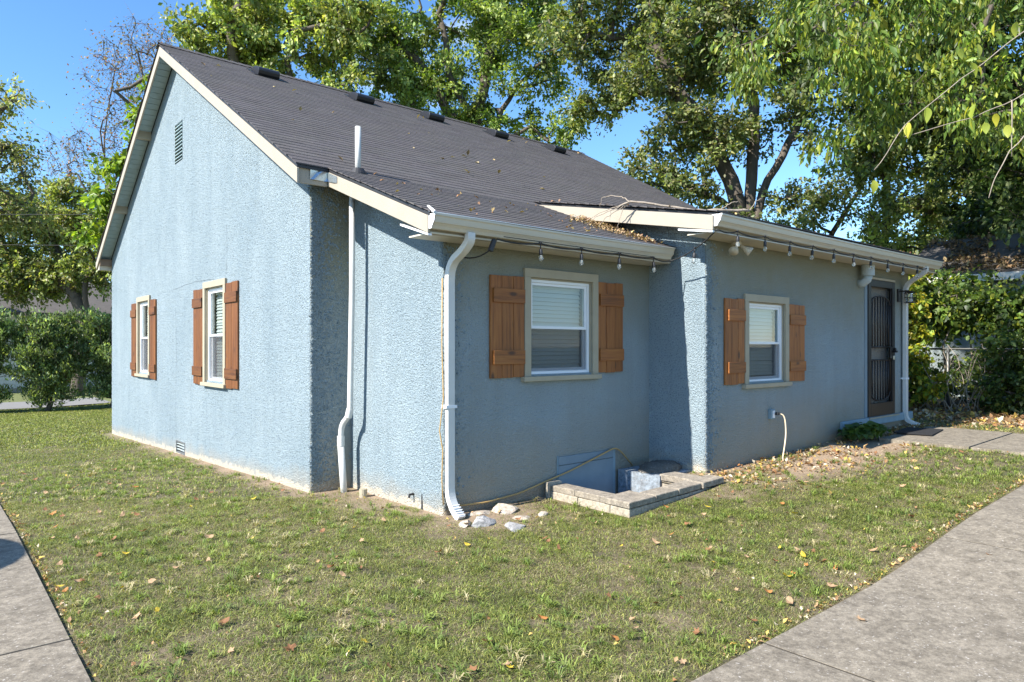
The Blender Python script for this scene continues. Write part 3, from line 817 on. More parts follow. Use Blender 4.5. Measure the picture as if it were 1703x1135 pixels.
# ---- windows. local frame: x along the wall, y into the wall, z up, origin at the foot of the opening's middle
def window(loc, rot, W, H, label, blind_side=None, head_x=0.0, prefix='window'):
    """W, H outer size of the flat casing"""
    w = empty('window', loc, rot); w.parent = house; w['label'] = label
    t = 0.085
    for nm, bx in (('casing', (-W/2, -W/2+t, 0.05, H-t)), ('casing', (W/2-t, W/2, 0.05, H-t)), ('casing', (-W/2-head_x, W/2+head_x, H-t, H+0.004))):
        G().box(bx[0], bx[1], -0.034, -0.002, bx[2], bx[3]).build(nm, M['trim'], w, bevel=0.003)
    G().box(-W/2-0.03, W/2+0.03, -0.062, 0.004, 0.0, 0.05).build('sill', M['trim'], w, bevel=0.004)
    iw = W/2-t-0.001; z0 = 0.068; z1 = H-t-0.002
    # jamb liner of the opening
    for bx in ((-iw, -iw+0.012, z0, z1), (iw-0.012, iw, z0, z1)): G().box(bx[0], bx[1], 0.0, 0.10, bx[2], bx[3]).build('jamb', M['trim'], w)
    G().box(-iw+0.012, iw-0.012, 0.0, 0.10, z1-0.012, z1).build('jamb', M['trim'], w)
    def fr(name, x0, x1, za_, zb_, y0, y1, b, m_='white'):
        g = G(); g.box(x0, x0+b, y0, y1, za_, zb_); g.box(x1-b, x1, y0, y1, za_, zb_)
        g.box(x0+b, x1-b, y0, y1, zb_-b, zb_); g.box(x0+b, x1-b, y0, y1, za_, za_+b)
        return g.build(name, M[m_], w, bevel=0.002)
    fr('frame', -iw+0.013, iw-0.013, z0, z1-0.013, 0.018, 0.095, 0.030)
    zi0, zi1 = z0+0.031, z1-0.044; zmid = zi0+(zi1-zi0)*0.50; xi = iw-0.044
    fr('sash', -xi, xi, zmid-0.018, zi1, 0.032, 0.056, 0.028)
    fr('sash', -xi, xi, zi0, zmid+0.018, 0.060, 0.084, 0.030)
    G().box(-xi+0.028, xi-0.028, 0.043, 0.046, zmid+0.010, zi1-0.028).build('pane', M['glass'], w)
    G().box(-xi+0.030, xi-0.030, 0.071, 0.074, zi0+0.030, zmid-0.012).build('pane', M['glass'], w)
    G().box(-xi+0.004, xi-0.004, 0.036, 0.0375, zi0+0.004, zmid-0.020).build('insect_screen', M['screen'], w)
    # blind
    bx0 = -xi+0.02; bx1 = xi-0.02
    hd = 0.05
    G().box(bx0, bx1, 0.112, 0.150, zi1-hd, zi1).build('blind_rail', M['blind'], w)
    sl_ = G().hexa([(bx0, 0.112, -0.024), (bx1, 0.112, -0.024), (bx1, 0.118, -0.026), (bx0, 0.118, -0.026), (bx0, 0.133, 0.024), (bx1, 0.133, 0.024), (bx1, 0.137, 0.021), (bx0, 0.137, 0.021)]).mesh('slat', M['blind'])
    z = zi1-hd-0.02
    while z > zi0+0.03:
        inst('slat', sl_, w, (0, 0, z), (random.uniform(-0.05, 0.05), random.uniform(-0.002, 0.002), 0)); z -= 0.0445
    G().box(bx0, bx1, 0.112, 0.135, zi0+0.002, zi0+0.02).build('blind_rail', M['blind'], w)
    G().box(-iw+0.003, iw-0.003, 0.19, 0.195, z0, z1).build('backing', M['curtain'], w)
    return w
RG = (0, 0, R(-90))
window((-0.495, 4.92, 1.00), RG, 0.98, 1.50, 'nearer gable window between shutters')
window((-0.495, 9.06, 1.00), RG, 0.98, 1.50, 'farther gable window between shutters')
window((1.525, 0.0, 1.215), (0, 0, 0), 1.09, 1.15, 'window in the lean-to wall under the low gutter')
window((4.283, -0.79, 1.07), (0, 0, 0), 1.035, 1.125, 'window in the wing wall nearer the back door')

def shutter(loc, rot, W, H, label, nb=3, bat=0.14, off=0.03):
    old = '_old' if 'gable' in label else ''
    s_ = empty('shutter', loc, rot); s_.parent = house; s_['label'] = label
    bw = W/nb
    for k in range(nb):
        h_ = random.uniform(-0.006, 0.006)
        G().box(-W/2+k*bw+0.002, -W/2+(k+1)*bw-0.002, -0.024-random.uniform(0, .003), -0.003, 0+h_, H+h_).build('board', M['wood'+old], s_, bevel=0.002)
    for z in (0.13, H-0.13-bat):
        G().box(-W/2+off, W/2-0.004, -0.047, -0.028, z, z+bat).build('batten', M['woodh'+old], s_, bevel=0.003)
    return s_
shutter((-0.495, 5.665, 1.005), RG, 0.47, 1.415, 'weathered shutter left of the nearer gable window', 3, 0.14, 0.0)
shutter((-0.495, 4.185, 1.005), RG, 0.47, 1.425, 'shutter right of the nearer gable window', 2, 0.14, 0.0)
shutter((-0.495, 9.79, 0.985), RG, 0.45, 1.42, 'shutter left of the farther gable window', 3, 0.14, 0.0)
shutter((-0.495, 8.345, 0.98), RG, 0.40, 1.43, 'shutter right of the farther gable window', 3, 0.14, 0.0)
shutter((0.757, 0, 1.265), (0, 0, 0), 0.44, 1.01, 'wide shutter left of the lean-to window', 3, 0.14, 0.03)
shutter((2.283, 0, 1.28), (0, 0, 0), 0.42, 1.01, 'shutter right of the lean-to window', 3, 0.135, 0.02)
shutter((3.555, -0.79, 1.13), (0, 0, 0), 0.41, 1.0, 'shutter left of the wing window', 3, 0.13, 0.05)
shutter((5.018, -0.79, 1.12), (0, 0, 0), 0.41, 0.99, 'shutter right of the wing window', 3, 0.13, 0.0)

# ---- gutters (K-style), joined end caps
def gutter(x0, x1, yb, zt, h=0.12, d=0.115, sag=0.0):
    prof = [(0, 0), (0, -h), (-d*0.52, -h), (-d*0.62, -h*0.80), (-d*0.86, -h*0.52), (-d*0.92, -h*0.22), (-d, -h*0.14), (-d, 0), (-d+0.012, 0), (-d+0.012, -0.010), (-d+0.02, -h*0.6), (-0.01, -h*0.85), (-0.006, 0)]
    n = 9; xs = [x0+(x1-x0)*k/(n-1) for k in range(n)]; g = G()
    for k, x in enumerate(xs):
        for a, b_ in prof: g.v.append((x, yb+a, zt+b_-sag*math.sin(math.pi*k/(n-1))))
    m_ = len(prof)
    for k in range(n-1):
        for j in range(m_):
            a = k*m_+j; b_ = k*m_+(j+1) % m_
            g.f.append((a, b_, b_+m_, a+m_))
    g.f.append(tuple(range(m_))); g.f.append(tuple((n-1)*m_+j for j in reversed(range(m_))))
    o = g.build('gutter', M['gutter'], house)
    cap = [(x0-0.003, yb+a, zt+b_) for a, b_ in prof[:8]]
    g = G(); g.poly(cap); g.poly([(x0-0.006, y, z) for (_, y, z) in reversed(cap)]); 
    g.build('end_cap', M['white'], o)
    return o
gutter(-0.385, 2.90, -0.325, 2.695, h=0.125, d=0.125, sag=0.008)
gutter(2.655, 9.05, -1.10, 2.955, h=0.125, d=0.125, sag=0.012)
g = G()
g.hexa([(-0.40, -0.44, 2.697), (2.93, -0.44, 2.697), (2.93, -0.36, 2.712), (-0.40, -0.36, 2.712), (-0.40, -0.44, 2.703), (2.93, -0.44, 2.703), (2.93, -0.36, 2.718), (-0.40, -0.36, 2.718)])
g.build('drip_edge', M['white'], house)
G().hexa([(-0.44, -0.40, 2.745), (-0.425, -0.41, 2.745), (-0.39, -0.45, 2.70), (-0.41, -0.45, 2.69), (-0.44, -0.40, 2.755), (-0.425, -0.41, 2.755), (-0.39, -0.45, 2.712), (-0.41, -0.45, 2.70)]).build('drip_edge', M['white'], house)

# ---- downspouts: rectangular tube swept round its elbows
def arcpts(ctrl, n=5, r=0.10):
    """round the corners of a polyline"""
    P = [Vector(p) for p in ctrl]; out = [P[0]]
    for k in range(1, len(P)-1):
        a = (P[k-1]-P[k]); b_ = (P[k+1]-P[k]); ra = min(r, a.length*0.45); rb = min(r, b_.length*0.45)
        p0 = P[k]+a.normalized()*ra; p1 = P[k]+b_.normalized()*rb
        for i in range(n+1):
            t = i/n; out.append(p0*(1-t)**2+P[k]*2*t*(1-t)+p1*t*t)
    out.append(P[-1]); return out
def downspout(ctrl, straps, w=0.078, d=0.060, label=None, ribs=()):
    o = empty('downspout', ctrl[-1]); o.parent = house
    if label: o['label'] = label
    off = Vector(ctrl[-1])
    loc = lambda p: Vector(p)-off
    prof = [(-w/2, -d/2), (w/2, -d/2), (w/2, d/2), (-w/2, d/2)]
    G().sweep([loc(p) for p in arcpts(ctrl)], prof, (1, 0, 0)).build('pipe', M['pvc'], o, bevel=0.004)
    for (x, y, z) in straps:
        p = loc((x, y, z)); G().box(p.x-w/2-0.022, p.x+w/2+0.022, p.y-d/2-0.004, p.y+d/2+0.02, p.z-0.014, p.z+0.014).build('strap', M['white'], o)
    for (a, b_, n) in ribs:
        a = Vector(a); b_ = Vector(b_)
        for k in range(n):
            p = loc(a.lerp(b_, k/(n-1))); t = (b_-a).normalized()
            q = Vector((1, 0, 0)).cross(t).normalized()
            g = G(); h2 = w/2+0.003; e2 = d/2+0.003; tt = 0.0035
            g.hexa([p-t*tt+Vector((-h2, 0, 0))-q*e2, p-t*tt+Vector((h2, 0, 0))-q*e2, p-t*tt+Vector((h2, 0, 0))+q*e2, p-t*tt+Vector((-h2, 0, 0))+q*e2,
                    p+t*tt+Vector((-h2, 0, 0))-q*e2, p+t*tt+Vector((h2, 0, 0))-q*e2, p+t*tt+Vector((h2, 0, 0))+q*e2, p+t*tt+Vector((-h2, 0, 0))+q*e2])
            g.build('crimp', M['white'], o)
    return o
downspout([(0.02, -0.385, 2.575), (0.02, -0.385, 2.50), (0.02, -0.28, 2.42), (0.03, -0.13, 2.36), (0.035, -0.055, 2.26), (0.035, -0.055, 0.20), (0.05, -0.12, 0.07), (0.06, -0.20, 0.01)],
          [(0.035, -0.055, 1.02)], label='white rectangular downspout at the near corner', ribs=[((0.05, -0.108, 0.10), (0.058, -0.185, 0.025), 5)])
downspout([(8.47, -1.165, 2.835), (8.47, -1.165, 2.76), (8.47, -1.05, 2.68), (8.50, -0.90, 2.60), (8.52, -0.845, 2.50), (8.52, -0.845, 0.40), (8.56, -0.93, 0.33), (8.60, -1.02, 0.30)],
          [(8.52, -0.845, 1.05)], label='white downspout at the far corner beside the back door')

# ---- PVC vent stack: above the roof and down the wall
G().tube([(-0.02, 1.60, 3.42), (-0.02, 1.60, 3.98)], 0.033, 16).build('vent_pipe', M['pvc'], house, smooth=True)
vb = za(1.6)
G().tube([(-0.02, 1.60, 3.40), (-0.02, 1.60, 3.462), (-0.02, 1.60, 3.52), (-0.02, 1.60, 3.524)], [0.105, 0.098, 0.060, 0.036], 20).build('vent_boot', M['rubber'], house, smooth=False)
ds = empty('drain_pipe', (-0.17, 1.64, -0.10)); ds.parent = house; ds['label'] = 'white round drain pipe with a bend near the ground'
q = lambda pts: [(x+0.17, y-1.64, z+0.10) for x, y, z in pts]
G().tube(q(arcpts([(-0.17, 1.45, 3.26), (-0.17, 1.45, 2.2), (-0.17, 1.50, 0.84), (-0.20, 1.64, 0.72), (-0.20, 1.65, 0.50)], 5, 0.09)), 0.031, 14).build('pipe', M['pvc'], ds, smooth=True)
G().tube(q([(-0.20, 1.65, 0.60), (-0.20, 1.65, 0.49)]), 0.040, 14).build('coupling', M['pvc'], ds, smooth=False)
G().tube(q([(-0.20, 1.65, 0.50), (-0.17, 1.62, -0.14)]), 0.036, 14).build('pipe', M['pvc'], ds, smooth=True)
G().tube(q([(-0.17, 1.50, 0.90), (-0.18, 1.52, 0.81)]), 0.037, 14).build('coupling', M['pvc'], ds)

# ---- roof vents
def roof_vent(x, y, label):
    o = empty('roof_vent', (x, y, zm(y)), (math.atan(0.558), 0, 0)); o.parent = house; o['label'] = label
    G().box(-0.24, 0.24, -0.20, 0.26, 0.006, 0.014).build('flange', M['ventblack'], o)
    # rounded hood, open at the lower side, in profile along the slope
    prof = [(-0.17, 0.016), (-0.185, 0.05), (-0.18, 0.10), (-0.15, 0.128), (-0.08, 0.135), (0.04, 0.115), (0.17, 0.05), (0.20, 0.016)]
    g = G()
    for xx in (-0.18, 0.18):
        for a, b_ in prof: g.v.append((xx, a, b_))
    n = len(prof)
    for j in range(n-1): g.f.append((j, j+1, j+1+n, j+n))
    g.f.append(tuple(range(n))); g.f.append(tuple(n+j for j in reversed(range(n))))
    g.build('hood', M['ventblack'], o, bevel=0.006)
for k, (x, y) in enumerate([(0.78, 6.42), (2.55, 6.35), (4.10, 6.32), (5.72, 6.25), (7.45, 6.25)]):
    roof_vent(x, y, ('first', 'second', 'third', 'fourth', 'fifth')[k]+' black roof vent from the gable end below the ridge')

# ---- back door
dr = empty('door', (7.685, -0.79, 0.50)); dr.parent = house; dr['label'] = 'black iron security door in front of a tan inner door'
G().box(-0.49, 0.49, 0.11, 0.14, 0.002, 2.085).build('inner_door', M['door'], dr)
for a, b_, c_, d in ((-0.36, -0.03, 0.15, 0.85), (0.06, 0.38, 0.15, 0.85), (-0.36, -0.03, 1.0, 1.9), (0.06, 0.38, 1.0, 1.9)):
    G().box(a, b_, 0.095, 0.108, c_, d).build('door_panel', M['door'], dr, bevel=0.01)
fw = 0.075
for nm, bx in (('frame', (-0.492, -0.40, 0.003, 2.085)), ('frame', (0.40, 0.492, 0.003, 2.085)), ('frame', (-0.40, 0.40, 1.985, 2.085)), ('frame', (-0.40, 0.40, 0.003, 0.20))):
    G().box(bx[0], bx[1], -0.028, 0.02, bx[2], bx[3]).build(nm, M['iron'], dr, bevel=0.004)
G().box(-0.385, 0.385, 0.035, 0.037, 0.20, 1.985).build('mesh_screen', M['screen'], dr)
def bar(p, r=0.011): G().tube(p, r, 8).build('bar', M['iron'], dr, smooth=True)
bar([(-0.40, 0, 1.06), (0.40, 0, 1.06)], 0.014); bar([(-0.40, 0, 0.86), (0.40, 0, 0.86)], 0.014)
arch = lambda x, z, h: z+h*math.sqrt(max(0, 1-(x/0.36)**2))
bar([(x, 0, arch(x, 1.72, 0.13)) for x in np.linspace(-0.36, 0.36, 13)], 0.013)
bar([(x, 0, 0.36-(arch(x, 0, 0.13))) for x in np.linspace(-0.36, 0.36, 13)], 0.013)
for x in (-0.30, -0.20, -0.10, 0.0, 0.10, 0.20, 0.30):
    bar([(x, 0, 1.06), (x, 0, arch(x, 1.72, 0.13))]); bar([(x, 0, 0.36-arch(x, 0, 0.13)), (x, 0, 0.86)])
bar([(-0.36, 0, 0.2), (-0.36, 0, 1.98)], 0.012); bar([(0.36, 0, 0.2), (0.36, 0, 1.98)], 0.012)
G().box(0.28, 0.40, -0.045, -0.028, 0.88, 1.06).build('lock_box', M['iron'], dr, bevel=0.004)
G().tube([(0.36, -0.045, 0.99), (0.36, -0.10, 0.99), (0.36, -0.105, 0.99), (0.30, -0.11, 0.99)], 0.016, 10).build('handle', M['iron'], dr, smooth=True)
G().tube([(0.40, -0.028, 1.02), (0.40, -0.075, 1.02)], 0.028, 12).build('handle', M['iron'], dr)
G().box(0.345, 0.395, -0.07, -0.046, 0.86, 0.925).build('padlock', M['brass'], dr, bevel=0.006)
# doorsill: a painted ledge along the wing foot
G().box(6.28, 8.845, -0.845, -0.792, 0.375, 0.497).build('doorsill', M['sill'], house, bevel=0.012)
G().box(7.14, 8.25, -0.86, -0.846, 0.475, 0.497).build('threshold', M['trim'], house)
G().box(7.10, 7.188, -0.80, -0.786, 0.50, 2.62).build('door_casing', M['hatch'], house)
G().box(7.19, 8.18, -0.82, -0.792, 2.592, 2.625).build('drip_cap', M['trim'], house)

# ---- painted duct elbow on the wing wall
el = empty('duct_elbow', (6.93, -0.79, 2.50)); el.parent = house
G().tube([(-0.02, 0.0, 0.00), (-0.02, -0.06, 0.005), (-0.01, -0.115, 0.05), (0, -0.125, 0.12)], [0.06, 0.06, 0.062, 0.066], 16).build('elbow', M['vent_pale'], el, smooth=True)
G().tube([(0, -0.125, 0.11), (0, -0.125, 0.27)], 0.090, 18).build('collar', M['vent_pale'], el, smooth=False)
# ---- twin floodlight
fl = empty('floodlight', (3.45, -0.90, 2.765)); fl.parent = house; fl['label'] = 'cream twin-head floodlight under the wing eave'
G().tube([(0, 0, 0.005), (0, 0, -0.03)], 0.055, 16).build('base', M['gutter'], fl)
for sx, dy in ((-0.10, -0.03), (0.06, -0.10)):
    a = Vector((sx*0.3, dy*0.3, -0.035)); b_ = Vector((sx*1.3, dy*1.3, -0.12))
    hd = G().tube([a, a.lerp(b_, 0.4), a.lerp(b_, 0.75), b_], [0.018, 0.024, 0.048, 0.056], 16).build('lamp_head', M['gutter'], fl, smooth=True)
# ---- lantern
la = empty('wall_lantern', (8.37, -0.79, 2.40)); la.parent = house; la['label'] = 'black cage wall lantern beside the back door'
G().box(-0.055, 0.055, -0.028, 0, -0.11, 0.10).build('backplate', M['iron'], la, bevel=0.004)
G().tube([(0.0, -0.028, 0.06), (0.0, -0.17, 0.06)], 0.012, 8).build('arm', M['iron'], la)
G().tube([(0, -0.17, 0.055), (0, -0.17, 0.02)], [0.045, 0.085], 16).build('cap', M['iron'], la)
G().tube([(0, -0.17, 0.02), (0, -0.17, -0.12)], 0.050, 14).build('glass_jar', M['bulb'], la, smooth=True)
for k in range(6):
    a = 2*math.pi*k/6; x, y = 0.075*math.cos(a), -0.17+0.075*math.sin(a)
    G().tube([(x, y, 0.03), (x, y, -0.13)], 0.005, 6).build('cage_bar', M['iron'], la)
for z in (-0.13, -0.05):
    G().tube([(0.075*math.cos(2*math.pi*k/16), -0.17+0.075*math.sin(2*math.pi*k/16), z) for k in range(17)], 0.005, 6, cap=False).build('cage_ring', M['iron'], la)
# ---- outlet box
ob = empty('outlet_box', (4.38, -0.79, 0.73)); ob.parent = house
G().box(-0.045, 0.045, -0.045, 0, -0.06, 0.06).build('box', M['sill'], ob, bevel=0.004)
G().box(-0.02, 0.02, -0.058, -0.046, -0.045, 0.045).build('cover', M['white'], ob)
G().box(0.01, 0.06, -0.10, -0.059, -0.01, 0.025).build('plug', M['rubber'], ob, bevel=0.006)
ec = G().tube(arcpts([(4.44, -0.86, 0.735), (4.50, -0.92, 0.72), (4.50, -0.94, 0.50), (4.42, -0.96, 0.33), (4.30, -1.0, 0.22), (4.22, -1.05, 0.195)], 5, 0.1), 0.009, 8).build('power_cord', M['cordw'], None, smooth=True)
tag(ec, 'cream power cord hanging from the outlet box in the wing wall', 'cord')

# ---- small ground-level bits on the lean-to side wall
G().tube([(-0.13, 1.28, -0.10), (-0.13, 1.28, 0.075)], 0.042, 14).build('stub_pipe', M['trim'], house)
G().tube([(0.0, 0.50, 0.13), (-0.05, 0.50, 0.13), (-0.055, 0.50, 0.10)], 0.012, 8).build('hose_bib', M['iron'], house)
G().hexa([(-0.004, 0.37, -0.06), (0.02, 0.37, -0.06), (0.02, 0.33, -0.06), (-0.004, 0.33, -0.06), (-0.004, 0.36, 0.15), (0.02, 0.36, 0.15), (0.02, 0.345, 0.15), (-0.004, 0.345, 0.15)]).build('wall_crack', M['gap'], house)
# thin cable clipped up the corner
cb = G().tube([(-0.02, -0.015, 2.2), (-0.028, -0.02, 1.6), (-0.018, -0.03, 1.1), (-0.06, -0.03, 0.8), (-0.025, -0.03, 0.62), (-0.035, -0.03, 0.35), (-0.02, -0.03, 0.12)], 0.006, 6).build('corner_cable', M['cord'], house, smooth=True)

# ---- basement hatch on the lean-to wall
ht = empty('basement_hatch', (1.9, 0, 0.0)); ht.parent = house; ht['label'] = 'blue-grey plywood hatch low in the lean-to wall'
G().box(-0.43, 0.43, -0.020, -0.002, -0.45, 0.305).build('panel', M['hatch'], ht, bevel=0.002)
G().box(-0.43, 0.43, -0.020, -0.002, 0.312, 0.40).build('head_board', M['hatch'], ht, bevel=0.002)
G().box(-0.445, -0.43, -0.012, -0.002, -0.45, 0.41).build('edge_strip', M['sill'], ht)
G().box(0.43, 0.47, -0.016, -0.002, -0.45, 0.405).build('edge_strip', M['sill'], ht)

# ---------------------------------------------------------------- window well: blocks of its own
well = empty('block_well_curb', (1.95, -0.6, 0.0)); tag(well, 'low U-shaped kerb of concrete blocks in front of the basement hatch', 'block kerb')
def blk(x0, x1, y0, y1, z0, z1, m_='block', nm='block', tilt=0.0, bev=0.008):
    g = G().box(-(x1-x0)/2, (x1-x0)/2, -(y1-y0)/2, (y1-y0)/2, -(z1-z0)/2, (z1-z0)/2)
    # chip the arris a little
    g.v = [(x+random.uniform(-.003, .003), y+random.uniform(-.003, .003), z+random.uniform(-.003, .003)) for x, y, z in g.v]
    o = g.build(nm, M[m_], well, bevel=bev)
    o.location = ((x0+x1)/2-1.95, (y0+y1)/2+0.6, (z0+z1)/2); o.rotation_euler = (0, tilt, random.uniform(-0.008, 0.008))
    return o
# lower course and caps
for a, b_ in ((-0.50, -0.12), (-0.92, -0.505), (-1.16, -0.925)): blk(1.25, 1.43, a, b_, -0.30, 0.085)
for a, b_ in ((-0.46, -0.13), (-0.85, -0.465), ): blk(1.252, 1.44, a, b_, 0.088, 0.148, 'cap', 'cap_block')
blk(1.235, 1.42, -0.115, -0.06, -0.2, 0.175, 'block', 'block')
for a, b_ in ((1.43, 1.75), (1.755, 2.18), (2.185, 2.62)): blk(a+0.003, b_, -1.16, -0.98, -0.30, 0.088+0.028*(a-1.25), 'block', tilt=-0.02)
for k, (a, b_) in enumerate(((1.24, 1.62), (1.625, 1.98), (1.985, 2.36))): blk(a, b_, -1.17, -0.97+(0.12 if k == 0 else 0), 0.092+0.034*(a-1.25)+.004, 0.152+0.034*(a-1.25)+.004, 'cap', 'cap_block', tilt=-0.03)
blk(2.365, 2.74, -1.19, -0.985, 0.135, 0.198, 'cap', 'cap_block', tilt=-0.03)
blk(2.44, 2.66, -0.975, -0.62, -0.3, 0.118, 'block'); blk(2.42, 2.67, -0.98, -0.60, 0.122, 0.19, 'cap', 'cap_block')
blk(2.63, 2.73, -1.16, -0.99, -0.2, 0.13, 'block')
# inside of the well
g = G(); z0 = -0.55
g.quad((WELL[0]-.1, WELL[2]-.1, z0), (WELL[1]+.1, WELL[2]-.1, z0), (WELL[1]+.1, WELL[3], z0), (WELL[0]-.1, WELL[3], z0))
fl_ = g.build('well_floor', M['moss'], None); tag(fl_, 'dirt floor of the sunken well', None, None, 'structure')
ww = G()
ww.box(1.435, 1.452, -0.985, -0.03, z0, 0.03)
ww.box(1.452, 2.42, -0.998, -0.982, z0, 0.03)
ww.box(2.40, 2.435, -0.62, -0.03, z0, 0.17)
o = ww.build('well_wall', M['wellwall'], well); o.location = (-1.95, 0.6, 0)
g = G().box(2.437, 2.99, -0.60, -0.03, -0.4, 0.17)
o = g.build('pier', M['wellwall'], well, bevel=0.01); o.location = (-1.95, 0.6, 0)
# rounded mossy lump on top of the pier
g = G(); nseg, nr = 18, 6
for j in range(nr+1):
    ph = math.pi/2*j/nr
    for i in range(nseg):
        a = 2*math.pi*i/nseg; rx = 0.30*math.cos(ph)**0.6; ry = 0.20*math.cos(ph)**0.6
        n = 1+0.09*math.sin(i*2.3+j*1.7)
        g.v.append((2.72+rx*math.cos(a)*n, -0.38+ry*math.sin(a)*n, 0.165+0.10*math.sin(ph)*n))
for j in range(nr):
    for i in range(nseg):
        a = j*nseg+i; b_ = j*nseg+(i+1) % nseg; g.f.append((a, b_, b_+nseg, a+nseg))
o = g.build('mossy_lump', M['moss'], well, smooth=True); o.location = (-1.95, 0.6, 0)

cord2 = G().tube(arcpts([(0.06, -0.05, 0.10), (0.45, -0.035, 0.07), (0.9, -0.035, 0.10), (1.25, -0.035, 0.17), (1.60, -0.045, 0.24), (2.0, -0.055, 0.345), (2.32, -0.05, 0.425), (2.42, -0.05, 0.38), (2.62, -0.06, 0.19)], 3, 0.08), 0.009, 8).build('extension_cord', M['cord'], None, smooth=True)
tag(cord2, 'tan extension cord climbing the lean-to wall over the hatch', 'cord')

# ---------------------------------------------------------------- broken concrete pieces by the downspout
def rock(x, y, sx, sy, sz, rz, m_, label, seed):
    r_ = random.Random(seed); bm = bmesh.new(); bmesh.ops.create_icosphere(bm, subdivisions=2, radius=1.0)
    pls = [(Vector((r_.uniform(-1, 1), r_.uniform(-1, 1), r_.uniform(-0.4, 1))).normalized(), r_.uniform(0.42, 0.78)) for _ in range(9)]
    for v in bm.verts:
        for n, dd in pls:
            t = v.co.dot(n)
            if t > dd: v.co -= n*(t-dd)
        v.co = Vector((v.co.x*sx, v.co.y*sy, v.co.z*sz))+Vector((r_.uniform(-1, 1), r_.uniform(-1, 1), r_.uniform(-1, 1)))*0.004
    me = bpy.data.meshes.new('rock'); bm.to_mesh(me); bm.free(); me.materials.append(M[m_])
    o = bpy.data.objects.new('rubble_stone', me); C.objects.link(o)
    o.location = (x, y, float(gz(x, y))+sz*0.16); o.rotation_euler = (r_.uniform(-.15, .15), r_.uniform(-.15, .15), rz)
    tag(o, label, 'stone', 'broken concrete pieces under the downspout')
rock(0.56, -0.22, 0.183, 0.156, 0.085, 0.3, 'rockb', 'largest tan broken slab leaning beside the downspout outlet', 3)
rock(0.16, -0.42, 0.207, 0.132, 0.071, 0.5, 'rock', 'grey broken stone nearest the downspout outlet', 5)
rock(0.24, -0.72, 0.195, 0.108, 0.048, 0.6, 'rock', 'flat grey broken stone at the front of the rubble', 8)
rock(-0.02, -0.36, 0.122, 0.096, 0.043, 1.2, 'rockb', 'small pale tan stone left of the downspout outlet', 11)
rock(0.33, -0.15, 0.195, 0.120, 0.033, 0.1, 'rockb', 'flat tan stone under the downspout outlet by the wall', 13)
rock(0.52, -0.52, 0.134, 0.084, 0.028, 0.1, 'rockb', 'half buried tan stone in the middle of the rubble', 17)
rock(0.72, -0.56, 0.085, 0.072, 0.033, 0.8, 'rockb', 'small white-tan stone farthest from the downspout', 19)

# ---------------------------------------------------------------- string lights along both gutters
sl_root = empty('string_lights', (-0.0, -0.47, 2.56)); tag(sl_root, 'black string of clear bulbs hooked along both rear gutters', 'string lights')
pts1 = [(0.62+0.56*k-0.34*0, -0.465, 2.558) for k in range(0)]
bul = [(0.80, -0.455, 2.548), (1.36, -0.455, 2.548), (1.93, -0.455, 2.550), (2.50, -0.455, 2.556), (2.86, -0.86, 2.70)]
bul2 = [(2.92+0.555*k, -1.235, 2.792+0.003*math.sin(k*2.1)) for k in range(10)]
def sagline(a, b_, s_, n=6):
    a = Vector(a); b_ = Vector(b_); return [a.lerp(b_, k/n)-Vector((0, 0, s_*4*(k/n)*(1-k/n))) for k in range(n)]
nodes = [(0.12, -0.16, 2.36), (0.27, -0.44, 2.52)] 
cab = sagline((0.10, -0.12, 2.40), (0.235, -0.40, 2.44), 0.04)+[Vector((0.235, -0.40, 2.44))]
G().tube(cab, 0.0065, 6).build('cable', M['wire'], sl_root, smooth=True).location = (0, 0.47, -2.56)
G().hexa([(0.205, -0.43, 2.435), (0.245, -0.43, 2.42), (0.245, -0.395, 2.42), (0.205, -0.395, 2.435), (0.255, -0.43, 2.545), (0.295, -0.43, 2.53), (0.295, -0.395, 2.53), (0.255, -0.395, 2.545)]).build('controller_box', M['rubber'], sl_root, bevel=0.006).location = (0, 0.47, -2.56)
chain = [(0.28, -0.44, 2.54)]+bul[:4]+[(2.74, -0.50, 2.53)]
P = []
for a, b_ in zip(chain[:-1], chain[1:]): P += sagline(a, b_, 0.022)
P += sagline((2.74, -0.50, 2.53), (2.68, -1.15, 2.80), 0.05)
ch2 = [(2.68, -1.15, 2.80)]+bul2+[(8.4, -1.20, 2.80)]
for a, b_ in zip(ch2[:-1], ch2[1:]): P += sagline(a, b_, 0.028)
P.append(Vector(ch2[-1]))
G().tube(P, 0.0075, 6).build('cable', M['wire'], sl_root, smooth=True).location = (0, 0.47, -2.56)
G().tube([(0.35, -0.455, 2.565), (1.4, -0.456, 2.562), (2.5, -0.456, 2.562)], 0.004, 5).build('cable', M['wire'], sl_root).location = (0, 0.47, -2.56)
sock = G().tube([(0, 0, 0.005), (0, 0, -0.055)], 0.0055, 6).tube([(0, 0, -0.05), (0, 0, -0.06), (0, 0, -0.105), (0, 0, -0.112)], [0.009, 0.0165, 0.0185, 0.016], 10).tube([(-0.014, 0, 0.004), (0.014, 0, 0.004)], 0.010, 8).mesh('socket', M['rubber'], True)
blb = G().tube([(0, 0, -0.110), (0, 0, -0.122), (0, 0, -0.145), (0, 0, -0.163), (0, 0, -0.170)], [0.011, 0.018, 0.0215, 0.015, 0.003], 12).mesh('bulb', M['bulb'], True)
b4 = Vector((2.695, -0.86, 2.635))
for p in bul[:4]+[tuple(b4)]+bul2:
    s_ = inst('socket', sock, sl_root, (p[0], p[1]+0.47, p[2]-2.56), (random.uniform(-.08, .08), random.uniform(-.08, .08), random.uniform(0, 3)))
    inst('bulb', blb, s_)

